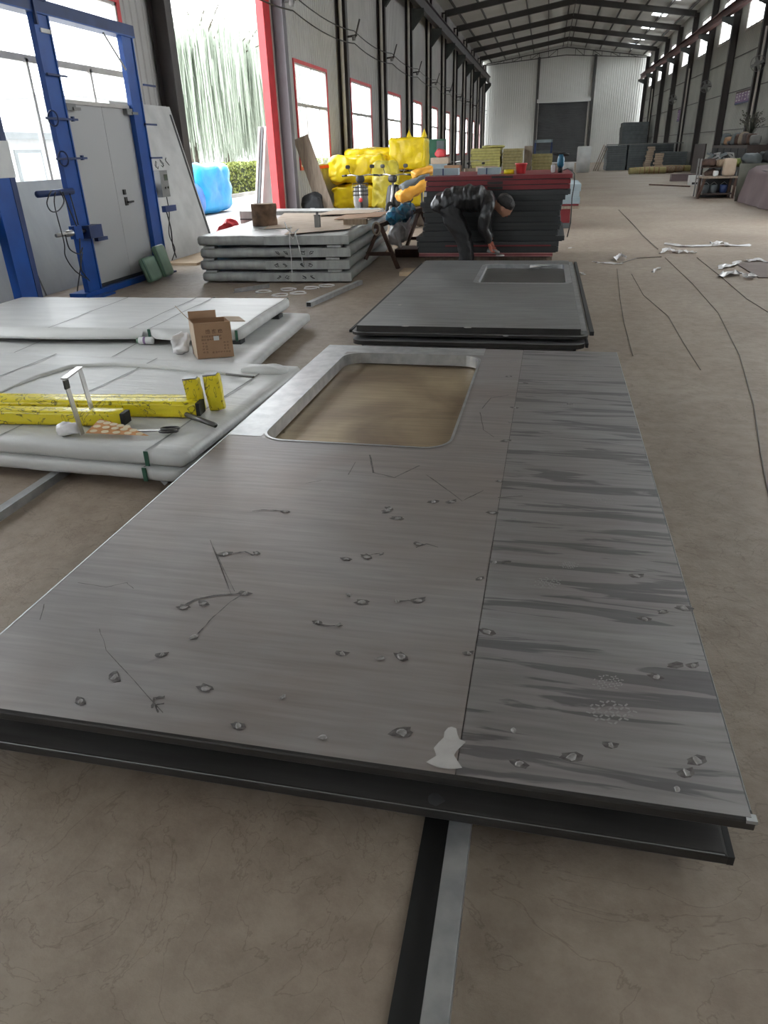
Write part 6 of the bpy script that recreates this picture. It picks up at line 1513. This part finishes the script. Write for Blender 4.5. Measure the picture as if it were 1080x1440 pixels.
# wall banners
def banner(label, y0, y1, z0, z1, n, seed):
    r = thing('wall_banner', label, 'banner', (XR-0.06, y0, z0)); MB().box(0, 0.012, 0, y1-y0, 0, z1-z0).build('cloth', M['purple'], r)
    MB().box(-0.004, 0.0, 0, y1-y0, z1-z0-0.08, z1-z0).build('top_hem', M['mauve'], r); MB().box(-0.004, 0.0, 0, y1-y0, 0, 0.06).build('bottom_hem', M['bluedark'], r)
    t = MB(); rg = random.Random(seed); w = (y1-y0)/n
    for k in range(n): glyph(t, (-0.002, y1-y0-0.1-w*k, (z1-z0)*0.22), (0, -1, 0), (0, 0, 1), w*0.72 if w < 0.6 else (z1-z0)*0.5, rg, Vector((-1, 0, 0)))
    t.build('lettering', M['film'], r)
banner('faded purple banner with large characters on the right wall', 37.2, 41.0, 3.0, 3.52, 7, 3)
banner('small far purple notice on the right wall', 55.2, 58.0, 2.75, 3.5, 3, 4)
# cable brackets on the columns and the two bus wires
br_i = 0
for y in CY[6:15]:
    ylab = ['first', 'second', 'third', 'fourth', 'fifth', 'sixth', 'seventh', 'eighth', 'ninth', 'tenth'][br_i]; br_i += 1
    r = thing('cable_bracket', 'steel cable arm on the left wall, %s from the doorway' % ylab, 'bracket', (XL+0.345, y, 4.62), 0, 'cable arms on the left wall')
    MB().bar((0, 0, 0), (0.30, -0.05, 0.02), 0.05).build('stub_arm', M['beam'], r); MB().bar((0.22, -0.05, -0.10), (0.40, -0.05, 0.42), 0.04).build('slanted_arm', M['beam'], r)
    MB().lathe([(0.05, -0.06), (0.06, 0), (0.05, 0.06)], 8, (0.20, -0.05, -0.05)).build('insulator', M['grime'], r, True)
for k, z_ in enumerate((4.62, 4.30)):
    pts = []
    for y in [7 + 0.75*i for i in range(97)]:
        ph = ((y-7) % 6)/6; pts.append((XL+0.55, y, z_ + 0.14 - 0.5*ph*(1-ph)))
    tag(MB().tube(pts, 0.016, 4).build('wall_cable', M['cable'], None), ['upper cable strung along the left wall arms', 'lower cable strung along the left wall arms'][k], 'cable')
# floodlight fittings on the right wall
for k, y in enumerate((43, 55, 61)):
    p = {43: PX(1062, 90, XR-0.4), 55: PX(990, 122, XR-0.4), 61: PX(944, 140, XR-0.4)}[y]
    r = thing('wall_fan', 'grey wall fan on a bracket, %s along the right wall' % ['nearest', 'middle one', 'farthest'][k], 'fan', (XR-0.35, p.y, p.z))
    MB().bar((0.33, 0, 0), (0.0, -0.1, 0), 0.05).build('bracket_arm', M['beam'], r)
    MB().lathe([(0.10, -0.1), (0.13, 0.0), (0.10, 0.08)], 12, (0, -0.1, 0), axis=Rx(math.pi/2)).build('motor', M['grime'], r, True)
    pts = [(0.28*math.cos(t), -0.24, 0.28*math.sin(t)) for t in [i*math.pi/10 for i in range(21)]]; MB().tube(pts, 0.012, 5, cap=False).build('guard_ring', M['grime'], r)
    for j in range(4): MB().cbox((0.14*math.cos(j*1.57+0.4), -0.2, 0.14*math.sin(j*1.57+0.4)), (0.22, 0.02, 0.10), Ry(-j*1.57-0.4)).build('blade', M['grime'], r)
# ================================================================ FLOOR LITTER, RIGHT
def scrap(label, pts, w, seed, m='film', h=0.02):
    rg = random.Random(seed); s = MB(); q = [PZ(x, y, 0.0) for x, y in pts]; n = 0; rows = []
    for i in range(len(q)-1):
        for k in range(4):
            rows.append(q[i].lerp(q[i+1], k/4))
    rows.append(q[-1])
    for i, p in enumerate(rows):
        ww = w*(0.4+0.9*rg.random())
        for j in range(4):
            s.v.append((p.x + rg.uniform(-.03, .03), p.y + ww*(j/3-0.5), 0.004 + h*rg.random()))
    for i in range(len(rows)-1):
        for j in range(3): s.f.append((4*i+j, 4*i+4+j, 4*i+5+j, 4*i+1+j)); s.mi.append(0)
    return tag(s.build('film_scrap', M[m], None), label, 'plastic scrap', 'plastic scraps on the aisle floor')
scrap('long strip of white film scrap nearest the door stack corner', [(833, 369), (850, 371), (875, 372)], 0.10, 1)
scrap('crumpled ball of white film on the aisle floor', [(864, 366), (872, 362), (880, 366)], 0.22, 2, h=0.06)
scrap('torn white film in the middle of the aisle', [(928, 357), (940, 352), (948, 356), (960, 355), (980, 357)], 0.22, 3, h=0.04)
scrap('long pale film strip stretching across the aisle', [(935, 344), (960, 347), (1000, 346), (1055, 346)], 0.16, 4, h=0.03)
scrap('bunched film on the long strip', [(1000, 345), (1012, 343), (1025, 347)], 0.25, 5, h=0.05)
scrap('scattered film scraps at the right edge, upper strip', [(1010, 378), (1030, 374), (1042, 370)], 0.25, 6, h=0.03)
scrap('scattered film scraps at the right edge, lower heap', [(1012, 390), (1035, 385), (1050, 392), (1062, 391)], 0.30, 7, h=0.05)
scrap('small film scrap at the right edge, far piece', [(1050, 368), (1066, 366), (1078, 370)], 0.2, 8, h=0.03)
scrap('small curl of film between the cables', [(918, 384), (922, 380), (928, 378)], 0.06, 9)
scrap('round white scrap beside the grey panel corner', [(815, 385), (822, 387)], 0.10, 10)
scrap('tiny white scrap by the foot of the door stack', [(799, 350), (806, 349)], 0.08, 11)
def floor_cable(label, pts, r=0.006):
    q = [PZ(x, y, r) for x, y in pts]
    return tag(MB().tube(q, r, 5).build('floor_cable', M['floorcable'], None), label, 'cable', 'thin cables on the aisle floor')
floor_cable('thin cable running from far down the aisle to the film scraps', [(870, 295), (890, 315), (905, 332), (925, 350)], 0.007)
floor_cable('thin dark cable curving along the aisle past the big panel', [(935, 362), (975, 400), (1010, 440), (1040, 500), (1060, 570), (1070, 640), (1082, 700)], 0.0035)
floor_cable('cable from the crumpled film to the middle of the aisle', [(872, 370), (895, 363), (930, 361)], 0.007)
floor_cable('cable on the right edge of the aisle floor', [(980, 362), (1015, 390), (1050, 420), (1082, 440)], 0.004)
floor_cable('thin cable close to the grey panel corner', [(868, 378), (872, 420), (878, 455), (890, 500)], 0.003)
floor_cable('thin cable meandering between panel corner and aisle middle', [(888, 385), (905, 415), (940, 445), (960, 480), (985, 520)], 0.003)
# dark board lying at the right edge
p = PZ(1062, 378, 0); tag(MB().box(0, 1.2, 0, 1.3, 0, 0.012).build('dark_mat', mat('brown_stained_board', (0.17, 0.13, 0.115), (0.14, 0.105, 0.09), 0.7), None, loc=(2.62, 9.75, 0)), 'dark brown board lying flat among film scraps at the right edge', 'board')
# ================================================================ OUTSIDE THE SIDE DOORWAY
tb_ = thing('tarp_stack', 'goods under a bright blue tarpaulin outside the doorway', 'covered goods', (-10.05, 21.4, 0))
MB().lump((1.6, 2.3, 1.30), (-0.2, 0.3, 0.65), (14, 14, 12), 8, 0.07, 2.5, 3).build('blue_tarpaulin', M['bluetarp'], tb_, True)
MB().lump((1.0, 0.9, 0.85), (0.1, -1.0, 0.42), (12, 12, 10), 4, 0.06, 3, 6).build('lower_tarpaulin', mat('mid_blue_tarp', (0.06, 0.22, 0.60), (0.04, 0.15, 0.48), 0.4, 0, 3, 0.5, 6), tb_, True)
# white panels leaning on the door jamb outside
for k in range(3):
    r = thing('door_blank', ['white door blank leaning outside the red door post, outermost', 'white door blank leaning outside the red door post, middle', 'white door blank leaning outside the red door post, innermost'][k], 'door blank', (-7.35+0.08*k, 19.0, 0), 0, 'blanks leaning outside the doorway')
    MB().box(-0.04, 0, 0, 1.0, 0, 2.15).xf(Ry(0.16), (0, 0, 0.0)).build('panel_body', M['panel_white'], r)
    MB().box(-0.045, 0.005, -0.01, 0.0, 0, 2.15).xf(Ry(0.16), (0, 0, 0.0)).build('edge_strip', M['slate'] if k == 1 else M['paper'], r)
# hedge
hg = thing('hedge', 'clipped green and yellow hedge outside the doorway', 'hedge', (-13.2, 25.5, -0.03), 0)
rg = random.Random(8); s = MB()
for k in range(7000):
    x = rg.uniform(-0.6, 0.6); y = rg.uniform(0, 22); z_ = rg.uniform(0.05, 1.25)
    if rg.random() < 0.7:
        f = rg.random()
        if f < 0.55: x = 0.6 + rg.uniform(-0.08, 0.05)
        else: z_ = 1.2 + rg.uniform(-0.06, 0.08)
    s.cbox((x, y, z_), (0.09, 0.06, 0.004), Euler((rg.random()*6, rg.random()*6, rg.random()*6)).to_matrix())
o = s.build('leaves', M['leaf'], hg); o['kind'] = 'stuff'
MB().box(-0.5, 0.5, 0.1, 21.9, 0.0, 1.15).build('twig_core', mat('dark_twigs', (0.05, 0.06, 0.02), (0.03, 0.04, 0.015), 0.9), hg)
struct(MB().box(-13.9, -12.4, 10, 52, -0.03, 0.10).build('kerb_bed', M['ground']))
# willows
def willow(label, x, y, h, seed):
    r = thing('willow_tree', label, 'tree', (x, y, -0.03), 0, 'willows beyond the hedge'); rg = random.Random(seed)
    MB().tube([(0, 0, 0), (0.1, 0.1, h*0.35), (0.0, 0.2, h*0.62)], [0.28, 0.22, 0.12], 10).build('trunk', M['trunk'], r, True)
    limbs = MB(); strands = MB()
    for k in range(13):
        a = rg.random()*6.28; rad = h*(0.12+0.25*rg.random()); top = h*(0.75+0.25*rg.random())
        tip = Vector((rad*math.cos(a), rad*math.sin(a), top)); limbs.tube([(0, 0.1, h*0.42), (tip.x*0.45, tip.y*0.45, h*0.72), tip], [0.09, 0.06, 0.03], 6)
        for j in range(75):
            f = 0.35 + 0.65*rg.random(); c = Vector((tip.x*f, tip.y*f, h*0.60 + (top-h*0.60)*f)) + Vector((rg.gauss(0, 0.55), rg.gauss(0, 0.55), rg.gauss(0, 0.25)))
            ln = rg.uniform(0.35, 0.85)*c.z; d = Vector((rg.uniform(-.25, .25), rg.uniform(-.25, .25), 0)); u = Vector((rg.gauss(0, 1), rg.gauss(0, 1), 0)).normalized()
            n0 = len(strands.v); seg = 5
            for q in range(seg+1):
                t = q/seg; p = c + d*math.sin(t*1.5) + Vector((0, 0, -ln*t)); w = 0.055*(1-0.6*t)
                strands.v += [tuple(p + u*w), tuple(p - u*w)]
            for q in range(seg): strands.f.append((n0+2*q, n0+2*q+1, n0+2*q+3, n0+2*q+2)); strands.mi.append(0)
    limbs.build('branches', M['trunk'], r); o = strands.build('hanging_foliage', M['willow'], r); o['kind'] = 'stuff'
willow('willow tree seen in the left half of the doorway', -20.5, 44.0, 9.2, 1)
willow('willow tree seen in the middle of the doorway', -21.0, 50.0, 9.8, 2)
willow('willow tree seen in the right half of the doorway', -19.5, 55.0, 9.6, 3)
willow('willow tree farther back behind the other willows', -29.0, 70.0, 12.0, 4)
# building behind the willows
bd_ = thing('far_building', 'pale building behind the willow trees', 'building', (-44, 90, -0.03))
MB().box(-8, 0, -20, 60, 0, 7.0).build('wall', M['grime'], bd_); MB().box(-8.3, 0.3, -20.3, 60.3, 7.0, 7.4).build('roof_slab', M['build'], bd_)
for k in range(12):
    w_ = MB().box(0.0, 0.08, -15+6*k, -13+6*k, 1.6, 3.8).build('window', M['build'], bd_); MB().box(0.08, 0.10, -14.9+6*k, -13.1+6*k, 1.7, 3.7).build('pane', M['paper'], w_)
bd2 = thing('far_building', 'white low building seen through the near window', 'building', (-17, 18, -0.03))
MB().box(-6, 0, -6, 14.0, 0, 2.2).build('wall', M['build'], bd2); MB().box(-6.2, 0.2, -6.2, 14.2, 2.2, 2.4).build('roof_slab', M['slate'], bd2)
for k in range(7):
    w_ = MB().box(0.0, 0.06, -5+2.5*k, -3.6+2.5*k, 0.7, 1.9).build('window', M['slate'], bd2); MB().box(0.06, 0.08, -4.9+2.5*k, -3.7+2.5*k, 0.8, 1.8).build('pane', M['bluegrey'], w_)
